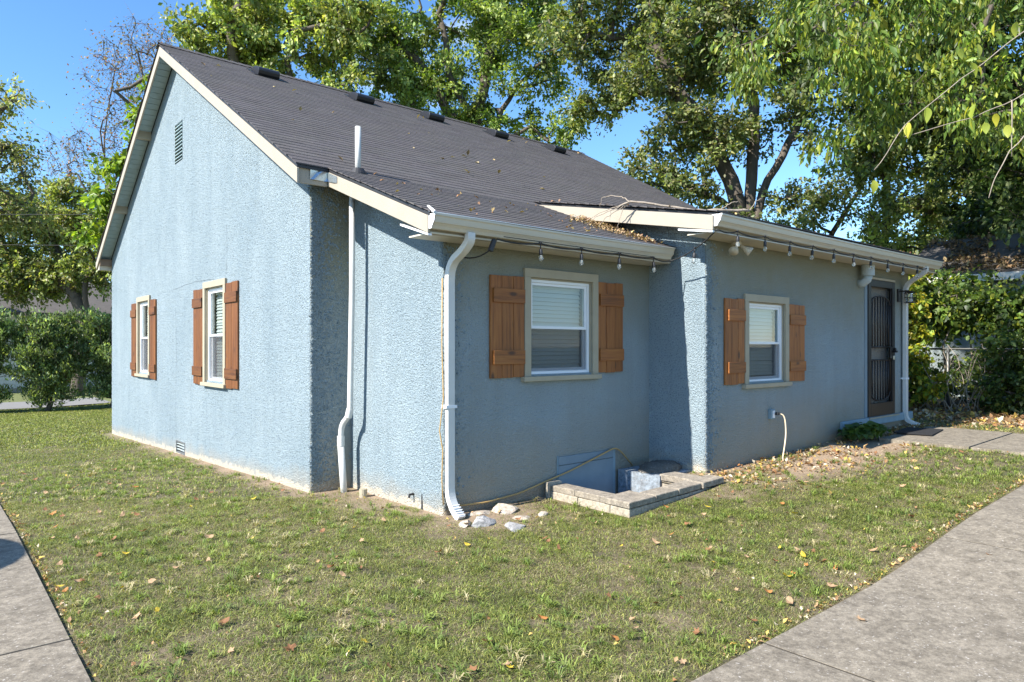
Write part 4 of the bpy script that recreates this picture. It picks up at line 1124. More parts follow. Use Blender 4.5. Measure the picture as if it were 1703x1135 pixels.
# ---------------------------------------------------------------- fallen branch on the wing roof
st = empty('fallen_branch', (2.75, -0.35, zw(-0.35))); tag(st, 'bare grey branch lying over the wing roof edge, twigs on the lean-to roof', 'branch')
off = Vector(st.location)
def stick(pts, r0, r1):
    pts = [Vector(p) for p in pts]; n = 5; Q = []
    for a, b_ in zip(pts[:-1], pts[1:]): 
        for k in range(n): Q.append(a.lerp(b_, k/n)+Vector((random.uniform(-1, 1), random.uniform(-1, 1), random.uniform(-1, 1)))*0.006)
    Q.append(pts[-1]); Q = [q_-off for q_ in Q]
    G().tube(Q, [r0+(r1-r0)*k/(len(Q)-1) for k in range(len(Q))], 6).build('twig', M['stick'], st, smooth=True)
stick([(3.42, -1.08, 3.10), (3.10, -0.90, 3.09), (2.95, -0.68, 3.10), (2.66, -0.32, 3.19), (2.52, -0.10, 3.235)], 0.016, 0.010)
stick([(3.10, -0.90, 3.09), (3.18, -0.98, 3.16), (3.26, -1.03, 3.19)], 0.007, 0.004)
for e in [[(2.44, 0.06, 3.16), (2.36, 0.26, 3.10), (2.30, 0.34, 3.01)], [(2.46, 0.05, 3.14), (2.36, 0.14, 3.05), (2.32, 0.20, 2.96)],
          [(2.50, -0.02, 3.17), (2.46, -0.01, 3.06), (2.44, 0.02, 2.94)], [(2.47, 0.06, 3.19), (2.40, 0.20, 3.15), (2.34, 0.44, 3.06)],
          [(2.53, 0.02, 3.31), (2.50, 0.16, 3.34), (2.47, 0.28, 3.33), (2.46, 0.30, 3.22)]]:
    stick([(2.52, -0.10, 3.235)]+e, 0.007, 0.002)
stick([(3.42, -1.08, 3.10), (3.50, -1.10, 3.20), (3.62, -1.12, 3.26)], 0.006, 0.003)

# ---------------------------------------------------------------- leaves and foliage
def leaves(name, P, size, cols, parent=None, up=0.35, droop=0.0, aspect=0.62, fold=0.25, dirs=None, m_='leaf', sizevar=0.35, seed=1, clump_tone=None):
    """P (n,3) leaf positions; each leaf is a kite folded along its midrib"""
    r = np.random.default_rng(seed); n = len(P)
    D = r.normal(size=(n, 3)) if dirs is None else dirs+r.normal(size=(n, 3))*0.45
    D[:, 2] -= droop; D /= np.linalg.norm(D, axis=1)[:, None]+1e-9
    Nn = r.normal(size=(n, 3)); Nn[:, 2] += up*3
    S = np.cross(D, Nn); S /= np.linalg.norm(S, axis=1)[:, None]+1e-9
    Nn = np.cross(S, D)
    L = size*(1+sizevar*r.normal(size=n)).clip(0.35, 2.0)
    L = L[:, None]; W = L*aspect*0.5
    base = P; tip = P+D*L-Nn*L*0.10
    mid = P+D*L*0.45
    a = mid+S*W+Nn*W*fold; b_ = mid-S*W+Nn*W*fold
    V = np.stack([base, a, tip, b_], 1).reshape(-1, 3)
    k = np.arange(n)*4
    F = np.concatenate([np.stack([k, k+1, k+2], 1), np.stack([k, k+2, k+3], 1)])
    cols = np.array(cols); w = r.random(n)
    ci = (w*len(cols)).astype(int)
    c = cols[ci]*(1+0.28*r.normal(size=(n, 1))).clip(0.45, 1.8)
    if clump_tone is not None: c = c*clump_tone[:, None]  # random tone per clump of leaves
    me = npmesh(name, V, F, M[m_], np.repeat(c, 4, axis=0))
    o = bpy.data.objects.new(name, me); C.objects.link(o)
    if parent is not None: o.parent = parent
    return o

def wig(a, b_, n, amp, r):
    t = np.linspace(0, 1, n)[:, None]; p = a*(1-t)+b_*t
    o = r.normal(size=(1, 3))*amp*np.linalg.norm(b_-a); o2 = r.normal(size=(1, 3))*amp*0.5*np.linalg.norm(b_-a)
    return p+np.sin(np.pi*t)*o+np.sin(2*np.pi*t)*o2

def tree(name, label, base, blobs, nclus, nleaf, leaf, cols, trunk_r=0.2, limbs=(), bark='bark', group=None, spread=0.42, seed=1, cat='tree', shell=0.55, droop=0.25, trunk_top=0.45, twigs=3, up=0.35, aspect=0.62, tip_pow=0.48, rmin=0.012, cl_flat=0.75):
    """blobs: (x, y, z, r) lobes of the crown. A branching skeleton is grown to clusters of leaves scattered through them."""
    r = np.random.default_rng(seed)
    base = np.array(base, float)
    blobs = np.array(blobs, float)
    wts = blobs[:, 3]**2.3; wts /= wts.sum()
    bi = r.choice(len(blobs), nclus, p=wts)
    d = r.normal(size=(nclus, 3)); d /= np.linalg.norm(d, axis=1)[:, None]
    rad = blobs[bi, 3]*(r.random(nclus)**shell)
    d *= np.array([1.15, 1.15, 0.85])
    CP = blobs[bi, :3]+d*rad[:, None]
    cen = (blobs[:, :3]*wts[:, None]).sum(0)
    # node list: pos, parent
    NP, PA = [base], [-1]
    def add_chain(start, pts):
        k = start
        for p in pts: NP.append(np.array(p, float)); PA.append(k); k = len(NP)-1
        return k
    if len(limbs):
        for L in limbs:
            pts = [np.array(p, float) for p in L]
            # start from the nearest node below
            A = np.array(NP); s = int(np.argmin(np.linalg.norm(A-pts[0], axis=1)))
            chain = []
            prev = NP[s]
            for p in pts:
                m = max(2, int(np.linalg.norm(p-prev)/0.45)); chain += list(wig(prev, p, m+1, 0.04, r)[1:]); prev = p
            add_chain(s, chain)
    else:
        top = base+(cen-base)*trunk_top
        top[:2] = base[:2]+(cen[:2]-base[:2])*trunk_top*0.6
        m = max(3, int(np.linalg.norm(top-base)/0.5)); add_chain(0, list(wig(base, top, m, 0.03, r)[1:]))
        # three or four leaders through the crown
        for q_ in r.permutation(len(blobs))[:4]:
            p = blobs[q_, :3]; add_chain(len(NP)-1 if False else m-1, list(wig(np.array(NP[m-1]), p, 8, 0.10, r)[1:]))
    order = np.argsort(np.linalg.norm(CP-NP[-1], axis=1))
    order = np.argsort(np.min(np.linalg.norm(CP[:, None]-np.array(NP)[None, ::2], axis=2), axis=1))
    arr = np.zeros((len(NP)+nclus*12, 3)); arr[:len(NP)] = NP; cnt = len(NP)
    tipn = []
    for q_ in order:
        p = CP[q_]
        A = arr[:cnt]
        dist = np.linalg.norm(A-p, axis=1)+0.35*np.maximum(0, A[:, 2]-p[2]+0.1)
        dist[0] += 3 if len(limbs) == 0 else 0
        s = int(np.argmin(dist))
        m = max(2, min(9, int(dist[s]/0.3)))
        pts = wig(arr[s].copy(), p, m+1, 0.09, r)[1:]
        k = s
        for pp in pts:
            arr[cnt] = pp; NP.append(pp); PA.append(k); k = cnt; cnt += 1
        tipn.append(k)
    NPa = arr[:cnt]; PAa = np.array(PA)
    w = np.zeros(cnt); 
    for t in tipn: w[t] += 1
    for k in range(cnt-1, 0, -1): w[PAa[k]] += w[k]
    Rr = np.maximum(rmin, trunk_r*(w/w[0])**tip_pow)
    # tubes for every edge, joined in one skin
    ns = 6; V = []; F = []
    ks = np.arange(1, cnt); A = NPa[PAa[ks]]; B = NPa[ks]; ra = np.minimum(Rr[PAa[ks]], Rr[ks]*1.35); rb = Rr[ks]
    T = B-A; T /= np.linalg.norm(T, axis=1)[:, None]+1e-9
    ref = np.tile(np.array([[0.3, 0.9, 0.2]]), (len(ks), 1)); U = np.cross(T, ref); U /= np.linalg.norm(U, axis=1)[:, None]+1e-9; W = np.cross(T, U)
    ang = np.linspace(0, 2*np.pi, ns, endpoint=False)
    ca = np.cos(ang)[None, :, None]; sa = np.sin(ang)[None, :, None]
    ringA = A[:, None]+(U[:, None]*ca+W[:, None]*sa)*ra[:, None, None]
    ringB = (B+T*0.02)[:, None]+(U[:, None]*ca+W[:, None]*sa)*rb[:, None, None]
    V = np.concatenate([ringA, ringB], 1).reshape(-1, 3)
    k0 = (np.arange(len(ks))*2*ns)[:, None]; j = np.arange(ns)[None, :]; j2 = (j+1) % ns
    F = np.stack([k0+j, k0+j2, k0+ns+j2, k0+ns+j], 2).reshape(-1, 4)
    root = empty(name, tuple(base)); tag(root, label, cat, group)
    tr = bpy.data.objects.new('trunk', npmesh('trunk', V-base, F, M[bark], None, True)); C.objects.link(tr); tr.parent = root
    # leaves: several twig directions per cluster
    cs = spread*(0.7+0.6*r.random(nclus))
    per = nleaf//nclus
    tw = r.normal(size=(nclus, twigs, 3)); tw[..., 2] -= droop; tw /= np.linalg.norm(tw, axis=2)[..., None]
    ci = np.repeat(np.arange(nclus), per); ti = r.integers(0, twigs, len(ci)); t = r.random(len(ci))**0.8
    P = CP[ci]+tw[ci, ti]*(t*cs[ci]*1.5)[:, None]+r.normal(size=(len(ci), 3))*(cs[ci]*0.33)[:, None]*np.array([1, 1, cl_flat])
    ctone = (1+0.22*r.normal(size=nclus)).clip(0.6, 1.5)[ci]
    cr_ = leaves('crown', P-base, leaf, cols, root, up=up, droop=droop, aspect=aspect, dirs=tw[ci, ti]*0.6, seed=seed+1, clump_tone=ctone)
    # twig stalks
    V = []; F = []
    e = CP[:, None]+tw*(cs*1.4)[:, None, None]
    a = np.repeat(CP[:, None], twigs, 1).reshape(-1, 3); b_ = e.reshape(-1, 3)
    u = np.cross(b_-a, [[0.2, 0.3, 0.9]]); u /= np.linalg.norm(u, axis=1)[:, None]+1e-9; w_ = np.cross(b_-a, u); w_ /= np.linalg.norm(w_, axis=1)[:, None]+1e-9
    rr = rmin*0.75
    V = np.stack([a+u*rr, a-u*rr*0.5+w_*rr*.86, a-u*rr*0.5-w_*rr*.86, b_], 1).reshape(-1, 3)
    k = np.arange(len(a))*4
    F = np.concatenate([np.stack([k, k+1, k+3], 1), np.stack([k+1, k+2, k+3], 1), np.stack([k+2, k, k+3], 1)])
    tg = bpy.data.objects.new('twigs', npmesh('twigs', V-base, F, M[bark])); C.objects.link(tg); tg.parent = root; tg['kind'] = 'stuff'
    return root

YG = [(0.27, 0.33, 0.085), (0.34, 0.39, 0.12), (0.22, 0.29, 0.085), (0.15, 0.21, 0.07), (0.40, 0.39, 0.14)]
MG = [(0.13, 0.175, 0.06), (0.18, 0.225, 0.075), (0.10, 0.14, 0.05), (0.24, 0.27, 0.11), (0.26, 0.25, 0.10)]
DG = [(0.045, 0.080, 0.020), (0.065, 0.105, 0.025), (0.035, 0.060, 0.017), (0.10, 0.135, 0.03)]
FG = [(0.11, 0.18, 0.035), (0.15, 0.225, 0.04), (0.085, 0.14, 0.03), (0.24, 0.29, 0.05)]
OL = [(0.27, 0.27, 0.11), (0.20, 0.24, 0.09), (0.33, 0.29, 0.14), (0.16, 0.20, 0.07)]
tree('maple_tree', 'yellow-green maple behind the gable end of the roof, leftmost over the ridge', (5.2, 17.0, -0.5),
     [(3.3,17.7,11.6,1.05),(4.3,16.8,11.8,1.53),(5.8,15.6,11.1,1.53),(5.1,16.2,9.7,1.15),(6.7,14.8,11.8,1.53),(3.7,17.3,10.5,0.96),(6.4,15.1,9.5,1.15),(3.2,17.6,9.6,0.8),(4.2,17.0,8.9,1.2),(6.0,16.0,8.3,1.4),(5,17,13.6,2)],
     170, 50000, 0.122, YG, 0.26, seed=11, spread=0.38, group='trees behind the house', trunk_top=0.55)
tree('maple_tree', 'bright green maple with forked trunk behind the middle of the ridge', (11.0, 13.9, -0.4),
     [(8.5,15.9,12.3,1.88),(9.5,15.1,10.7,1.46),(10.8,14.0,12.5,2.09),(12.2,12.8,12.8,1.88),(12.7,12.3,11.3,1.25),(11.9,13.0,9.8,1.15),(13.1,11.9,9.0,0.94),(8.5,15.9,10.0,1.25),(10.8,14.0,9.4,1.04),(13.4,11.7,8.4,0.6),(8.2,16.2,8.4,1.2),(9.6,15.0,8.8,1.1),(7.6,16.6,11,1.3),(11.5,13.4,14.6,2.0)],
     225, 62000, 0.125, YG[:4]+FG[:2], 0.32, seed=12, group='trees behind the house',
     limbs=[[(10.95,13.85,4.0),(10.92,13.83,8.2),(11.16,13.63,10.5),(11.4,13.4,13)],[(10.92,13.83,7.2),(10.5,14.3,9.4),(9.6,15.0,11.2),(8.86,15.59,12.2)],[(10.95,13.8,7.6),(11.5,13.3,9.3),(12.04,12.89,10.6),(12.9,12.2,11.5)],[(10.9,13.8,9.2),(10.2,14.4,11),(9.9,14.6,13)]])
tree('oak_tree', 'tall dark oak with several stems forking above the wing roof', (15.4, 6.1, 0.3),
     [(11.7,9.2,11.0,1.64),(13.4,7.8,11.2,2.19),(12.7,8.4,9.3,1.46),(14.5,6.8,9.9,1.64),(14.1,7.2,8.1,1.46),(15.4,6.1,11.0,2.01),(13.1,8.0,6.8,1.00),(13.8,7.4,6.4,1.09),(16.2,5.4,6.1,0.91),(15.2,6.2,8.1,1.09),(16.6,5.1,8.6,1.28),(14.5,6.8,5.9,0.73),(11.7,9.2,9.0,0.91),(16.6,5.1,10.4,1.64),(12.5,8.6,12.6,1.6),(15.0,6.6,12.9,2.0)],
     350, 68000, 0.122, MG, 0.34, seed=13, group='trees behind the house', droop=0.1,
     limbs=[[(15.35,6.13,2.5),(15.35,6.13,5.0),(15.01,6.42,6.61),(14.52,6.83,7.89),(13.83,7.43,9.16),(13.2,8.0,11)],[(15.3,6.15,4.6),(15.49,6.01,6.61),(15.56,5.95,7.89),(15.49,6.01,9.35),(15.4,6.1,11.5)],[(15.4,6.1,4.7),(16.05,5.53,6.98),(16.33,5.3,7.71),(16.6,5.06,8.44),(16.9,4.8,10.4)],[(15.1,6.3,5.6),(14.3,6.9,6.2),(13.4,7.8,6.9)]])
# overhanging limb of a nearer tree standing right of the frame
tree('walnut_tree', 'near overhanging tree whose long green leaf sprays hang in from the upper right', (11.0, -6.5, 0.3),
     [(5.0,-0.2,5.8,0.45),(5.6,-0.7,5.8,0.66),(6.4,-1.3,5.8,0.91),(7.2,-2.0,5.8,0.99),(6.0,-1.0,4.9,0.58),(5.5,-0.6,4.4,0.30),(6.6,-1.5,4.9,0.66),(7.3,-2.1,4.8,0.66),(7.6,-2.4,4.1,0.30),(5.1,-0.3,5.2,0.34),(7.0,-1.8,4.2,0.34),(6.0,-1.1,6.6,0.8),(7.6,-2.4,6.6,1.1),(8.6,-3.6,6.2,1.3),(9.6,-4.6,5.6,1.2),(8.2,-3.0,5.0,0.8),(7.2,-1.2,9.6,2.0),(8.6,-3.2,9.6,2.4),(7.8,0.6,9.8,1.8),(10,-5,9,2.4),(6.4,-2.6,8.8,1.6),(8.4,0.3,8.0,1.1),(9.2,-0.6,7.6,1.2),(9.5,0.6,8.4,1.3)],  # high lobes out of view added to shade the vines and shed
     490, 56000, 0.112, FG+[(0.26, 0.28, 0.035)], 0.17, seed=14, droop=0.9, twigs=3, aspect=0.36, up=0.2, spread=0.30, rmin=0.005, tip_pow=0.66,
     limbs=[[(10.9,-6.3,4.0),(9.8,-5.0,7.0),(8.4,-3.4,7.9),(7.2,-2.2,7.3),(6.4,-1.4,6.5),(5.6,-0.7,5.9)],[(7.2,-2.2,7.3),(7.4,-2.2,5.8),(7.5,-2.2,4.9)]])
tree('hackberry_tree', 'dark green tree over the leaf-strewn shed roof at the right edge', (24.5, 2.3, 0.3),
     [(24.6,2.2,6.5,1.67),(23.2,3.4,6.7,1.46),(21.9,4.5,6.3,1.04),(25.2,1.7,4.8,1.04),(23.8,2.9,8.2,1.88),(22.5,4.0,5.2,0.83),(25.4,1.5,7.3,1.25),(23.0,3.6,9.6,2.0),(26,1.0,9.5,2.4),(24.2,2.4,4.4,1.4),(26,.6,5.5,1.5),(21.5,5.2,8.2,1.2)],
     260, 50000, 0.15, MG+YG[:2], 0.3, seed=15, group='trees right of the house')
tree('box_elder_tree', 'shaded leafy tree behind the hanging sprays in the upper right corner', (17.0, -4.2, 0.3),
     [(13.3,1.4,8.0,1.4),(14.3,0.5,7.4,1.3),(15.2,-0.3,7.8,1.5),(15.0,-0.1,5.9,1.0),(16.0,-1.2,6.5,1.5),(14.0,0.8,9.7,1.8),(15.6,-0.8,9.4,1.8),(15.2,-1.2,4.6,0.9)],
     190, 36000, 0.125, DG+MG[:2], 0.13, seed=22, tip_pow=0.6, group='trees right of the house')
tree('elm_tree', 'thin airy tree with sky showing through above the wing gutter', (23.2, 7.4, 0.2),
     [(23.1,7.4,7.3,1.06),(22.6,7.9,6.2,0.94),(24.0,6.6,8.0,1.06),(24.5,6.2,6.2,0.82),(21.7,8.6,5.7,0.94),(22.2,8.2,4.4,1.2),(24.5,6.3,4.6,1.2),(20.6,9.6,4.6,1.2),(24.8,6.0,9.6,1.5)],
     150, 15000, 0.13, MG+OL[:1], 0.16, seed=16, group='trees right of the house')
tree('evergreen_tree', 'dense dark tree mass filling the gap behind the vine thicket', (19.5, -0.6, 0.3),
     [(19.0,0.6,4.6,1.5),(19.6,-0.6,5.4,1.8),(20.3,-1.8,4.6,2.0),(20.0,-1.2,7.4,2.2),(19.4,0.2,2.6,1.6),(20.4,-2.0,2.4,1.8),(21.5,-3.5,6.0,2.4)],
     200, 36000, 0.14, DG, 0.26, seed=17, group='trees right of the house')
tree('ash_tree', 'sparse olive tree at the left edge of the photo against open sky', (-5.2, 26.5, -0.9),
     [(-1.4,24.3,10.2,0.83),(-1.5,24.4,8.6,0.94),(-1.0,24.0,7.5,0.73),(-2.1,24.9,9.4,1.04),(-2.0,24.8,7.0,1.3),(-1.3,24.2,6.2,0.9),(-3,25.5,8.5,1.4)],
     110, 9500, 0.12, OL, 0.2, seed=18, group='trees across the street')
tree('bare_elm_tree', 'nearly bare reddish tree rising left of the gable peak', (3.1, 31.0, -0.9),
     [(3.9,30.3,15.2,1.67),(3.3,30.8,12.6,1.53),(4.6,29.8,16.3,1.11),(2.0,31.9,10.6,1.53),(3.1,31.0,14.3,1.2),(1.2,32.5,9.6,1.2),(4.4,30,13.3,1.4)],
     170, 3600, 0.10, [(0.30, 0.14, 0.09), (0.22, 0.16, 0.08), (0.16, 0.14, 0.06)], 0.11, seed=29, group='trees across the street', twigs=7, spread=0.6, rmin=0.011, trunk_top=0.6, tip_pow=0.62)
tree('pecan_tree', 'broad olive-green tree with dark limbs above the tall shrubs', (1.8, 32.1, -0.9),
     [(-0.1,33.7,7.6,1.67),(1.6,32.3,7.0,1.53),(1.0,32.8,5.1,1.39),(-0.3,33.9,4.8,1.39),(2.7,31.4,7.3,1.25),(2.6,31.5,4.8,0.97),(-1.4,34.8,6.5,1.67),(1.4,32.5,8.7,1.11),(3.6,30.6,6.0,1.3),(-2.6,35.8,5.0,1.6)],
     300, 46000, 0.15, OL+MG[:3]+YG[:2], 0.3, seed=20, group='trees across the street',
     limbs=[[(1.9,32.0,1.5),(2.13,31.8,3.2),(2.4,31.6,5.5)],[(2.0,31.9,2.4),(1.6,32.3,4.2),(1.0,32.7,6.2),(0.6,33,7.8)],[(1.6,32.2,4.0),(0.2,33.4,5.2),(-1.2,34.6,6.2)]])
tree('magnolia_tree', 'small lime-leaved tree poking out behind the far gable rake', (0.9, 15.0, -0.5),
     [(0.0,15.3,5.4,0.38),(-0.2,15.4,4.6,0.44),(0.7,14.7,8.5,0.28),(0.15,15.1,8.2,0.19),(-0.1,15.4,5.9,0.30),(0.3,15.1,6.3,0.36),(0.9,14.8,7.6,0.5),(1.3,14.7,6.6,0.9),(0.8,15.0,5.2,0.8),(1.4,14.6,8.6,0.5)],
     120, 7500, 0.15, [(0.26, 0.34, 0.035), (0.20, 0.29, 0.03), (0.14, 0.22, 0.03)], 0.12, seed=21, spread=0.22, trunk_top=0.6, aspect=0.55)
for k, (bx, by, bh, sd) in enumerate([(-0.25, 24.6, 3.6, 31), (1.75, 24.3, 3.55, 32), (-2.15, 25.3, 4.0, 33), (3.6, 24.2, 3.5, 34)]):
    r = np.random.default_rng(sd)
    z = float(gz(bx, by)); bl = []
    for q_ in range(11):
        a = r.uniform(0, 6.28); hh = r.uniform(0.25, 1.0)
        rad = 0.25+0.62*math.sin(min(1, hh*1.15)*math.pi*0.62)
        bl.append((bx+math.cos(a)*rad*0.75, by+math.sin(a)*rad*0.75, z+0.35+hh*(bh-0.75), 0.42+0.12*r.random()))
    bl += [(bx-.35, by, z+0.5, 0.45), (bx+.35, by, z+0.5, 0.45), (bx, by-.3, z+0.4, 0.4), (bx, by, z+0.9, 0.7), (bx, by, z+1.6, 1.0), (bx, by, z+2.4, 1.05), (bx-.5, by, z+2.9, 0.6), (bx+.5, by, z+2.9, 0.6)]
    lim = [[(bx+math.cos(a)*0.15, by+math.sin(a)*0.15, z+0.4), (bx+math.cos(a)*0.5, by+math.sin(a)*0.5, z+bh*0.55), (bx+math.cos(a)*0.85, by+math.sin(a)*0.85, z+bh*0.97)] for a in r.uniform(0, 6.28, 9)]
    tree('privet_shrub', ['tall shrub in the middle of the row beyond the lawn', 'tall dark shrub of the row that touches the far wall corner', 'tall shrub of the row cut by the left picture edge', 'tall shrub of the row hidden behind the house corner'][k],
         (bx, by, z), bl, 210, 26000, 0.105, [(0.14, 0.20, 0.08), (0.20, 0.27, 0.11), (0.09, 0.14, 0.05), (0.30, 0.36, 0.17)], 0.09, limbs=lim, seed=sd, cat='shrub', group='tall shrubs along the street', spread=0.24, up=0.1, droop=-0.8, twigs=4, rmin=0.01, aspect=0.4)

# thin hanging vine with large yellowing leaves, nearer than the tree
hv = empty('hanging_vine', (3.7, -4.3, 4.3)); tag(hv, 'bare thin vine with a few large yellow leaves dangling at the upper right', 'vine')
hoff = np.array(hv.location)
for k_, pts in enumerate(([(3.76, -3.71, 4.45), (3.61, -3.58, 4.3), (3.21, -3.23, 3.9), (2.83, -2.91, 3.49), (2.62, -2.74, 3.1)], [(3.76, -3.71, 3.85), (3.61, -3.58, 3.76), (3.29, -3.3, 3.56), (2.83, -2.91, 3.39)], [(3.54, -3.51, 3.71), (3.54, -3.51, 3.22)], [(3.62, -3.58, 3.4), (3.52, -3.5, 3.27), (3.44, -3.43, 3.07), (3.39, -3.38, 2.86)])):
    rr_ = np.random.default_rng(500+k_); Q = []
    pts = [np.array(p) for p in pts]
    for a, b_ in zip(pts[:-1], pts[1:]): Q += list(wig(a, b_, 6, 0.02, rr_)[:-1])
    Q.append(pts[-1]); G().tube([tuple(q_-hoff) for q_ in Q], [0.0055-0.0025*i/len(Q) for i in range(len(Q))], 6).build('stem', M['stick'], hv, smooth=True)
bl_ = []
for v in range(3):
    g = G(); n = 6; L_ = 1.0; Wd = 0.30+0.05*v
    for i in range(n+1):
        t = i/n; w_ = Wd*math.sin(math.pi*min(1, t*0.9+0.07))**0.9*(1.1-t*0.5); z = -0.25*t*t
        g.v += [(L_*t, -w_, z+0.25*w_), (L_*t, 0, z), (L_*t, w_, z+0.25*w_)]
    for i in range(n):
        a = i*3; g.f += [(a, a+1, a+4, a+3), (a+1, a+2, a+5, a+4)]
    c = [(0.50, 0.46, 0.05), (0.42, 0.45, 0.07), (0.30, 0.36, 0.06)][v]; g.c = [(*c, 1)]*len(g.v)
    bl_.append(g.mesh('leaf', M['leaf'], True))
for k_, p in enumerate([(3.42, -3.42, 4.38), (3.56, -3.54, 4.38), (3.27, -3.28, 4.03), (3.31, -3.32, 4.0), (3.31, -3.32, 4.19), (2.97, -3.03, 3.64), (2.85, -2.93, 3.51), (2.85, -2.93, 3.48), (3.36, -3.36, 3.51), (3.43, -3.42, 3.59), (3.5, -3.49, 3.49), (3.29, -3.3, 3.67), (3.25, -3.27, 3.65), (3.15, -3.18, 4.13), (3.21, -3.23, 4.16), (3.09, -3.13, 4.08), (2.62, -2.74, 3.01)]):
    sz = random.uniform(0.09, 0.14)
    inst('leaf', bl_[k_ % 3], hv, tuple(np.array(p)-hoff), (random.uniform(-.5, .5), random.uniform(0.9, 1.5), random.uniform(0, 6.28)), (sz, sz, sz))

# ---------------------------------------------------------------- house across the street
nb_ = empty('neighbour_house', (-1.0, 38.0, -0.9)); tag(nb_, 'white-sided house half hidden behind the tall shrubs', 'house')
zb = -0.95
for k in range(17):
    zz = zb+0.4+k*0.19
    G().hexa([(-9, 37.99-38, zz), (6, 37.99-38, zz), (6, 0, zz), (-9, 0, zz), (-9, 0.0-0.02, zz+0.185), (6, 0.0-0.02, zz+0.185), (6, 0.01, zz+0.185), (-9, 0.01, zz+0.185)]).build('siding_board', M['siding'], nb_)
G().box(-9, 6, 0.02, 8, zb, 3.2).build('wall', M['siding'], nb_)
G().box(-9.05, 6.05, -0.04, 0.019, zb, zb+0.38).build('foundation', M['block'], nb_)
G().hexa([(-9.4, -0.5, 3.15), (6.4, -0.5, 3.15), (6.4, 4.2, 5.2), (-9.4, 4.2, 5.2), (-9.4, -0.5, 3.3), (6.4, -0.5, 3.3), (6.4, 4.2, 5.35), (-9.4, 4.2, 5.35)]).build('roof', M['oldroof'], nb_)
G().box(3.0, 3.95, -0.05, -0.021, zb+0.55, zb+2.55).build('door', M['red'], nb_)
for wx in (-1.5, -5.5):
    wi = G().box(wx, wx+1.0, -0.05, -0.021, 0.7, 2.1).build('window', M['white'], nb_)
    G().box(wx+0.06, wx+0.94, -0.06, -0.051, 0.76, 2.04).build('pane', M['curtain'], wi)
nb_.location.z = 0
# a wall of trees far beyond, so that the horizon is closed
for k, (x, y, s_) in enumerate([(-16, 58, 1.0), (-8, 62, 1.1), (6, 60, 1.15), (16, 56, 1.0), (30, 44, 1.1), (38, 28, 1.0), (42, 12, 1.1), (44, -4, 1.0), (-26, 50, 1.1)]):
    z = float(gz(x, y)); r = np.random.default_rng(50+k)
    bl = [(x+r.uniform(-3.5, 3.5)*s_, y+r.uniform(-2.5, 2.5), z+r.uniform(2.2, 7.5)*s_, r.uniform(1.6, 2.5)*s_) for _ in range(12)]
    tree('shade_tree', 'distant round-crowned tree closing the horizon', (x, y, z), bl, 90, 12000, 0.34, MG+OL[:2], 0.3, seed=60+k, group='distant trees on the horizon', spread=0.9, rmin=0.03)

# ---------------------------------------------------------------- overhead wires
for a, b_, lb in (((-14, 32.2, 6.0), (14, 8.4, 5.95), 'upper thin cable crossing the sky left of the house'), ((-14, 32.4, 5.15), (14, 8.6, 4.9), 'lower thin cable crossing the trees left of the house')):
    w_ = G().tube(sagline(a, b_, 0.25, 14)+[Vector(b_)], 0.007, 5).build('overhead_cable', M['wire'], None); tag(w_, lb, 'cable')

# ---------------------------------------------------------------- shed behind the fence
sh = empty('garden_shed', (17.5, 0.5, 0.3)); tag(sh, 'pale old outbuilding with leaf-covered roof behind the vines', 'shed')
G().box(-1.9, 1.9, -1.25, 1.0, -0.3, 2.95).build('wall', M['shedwall'], sh)
G().hexa([(-2.25, -1.55, 2.86), (-2.25, 1.3, 2.86), (0.0, 1.3, 4.02), (0, -1.55, 4.02), (-2.25, -1.55, 2.98), (-2.25, 1.3, 2.98), (0.0, 1.3, 4.14), (0, -1.55, 4.14)]).build('roof', M['oldroof'], sh)
G().hexa([(0.002, -1.55, 4.02), (0.002, 1.3, 4.02), (2.25, 1.3, 2.86), (2.25, -1.55, 2.86), (0.002, -1.55, 4.14), (0.002, 1.3, 4.14), (2.25, 1.3, 2.98), (2.25, -1.55, 2.98)]).build('roof', M['oldroof'], sh)
G().box(-2.29, -2.252, -1.55, 1.3, 2.80, 2.97).build('fascia', M['siding'], sh)
for s_ in (-1, 1): G().hexa([(s_*2.25, -1.60, 2.82), (s_*2.25, -1.552, 2.82), (0, -1.552, 3.98), (0, -1.60, 3.98), (s_*2.25, -1.60, 2.97), (s_*2.25, -1.552, 2.97), (0, -1.552, 4.13), (0, -1.60, 4.13)]).build('bargeboard', M['siding'], sh)
P = np.stack([rng.uniform(15.3, 17.5, 2600), rng.uniform(-1.0, 1.75, 2600), np.zeros(2600)], 1)
P[:, 2] = 3.30+(P[:, 0]-15.25)*0.5156+0.02
P = P[fnoise(P[:, 0], P[:, 1], 1.2, 11) > 0.42]
sl = leaves('leaf_litter', P, 0.09, [(0.20, 0.12, 0.06), (0.28, 0.20, 0.10), (0.13, 0.09, 0.05)], None, up=1.2, m_='dryleaf', seed=5); tag(sl, 'dead leaves heaped on the outbuilding roof', None, None, 'stuff')

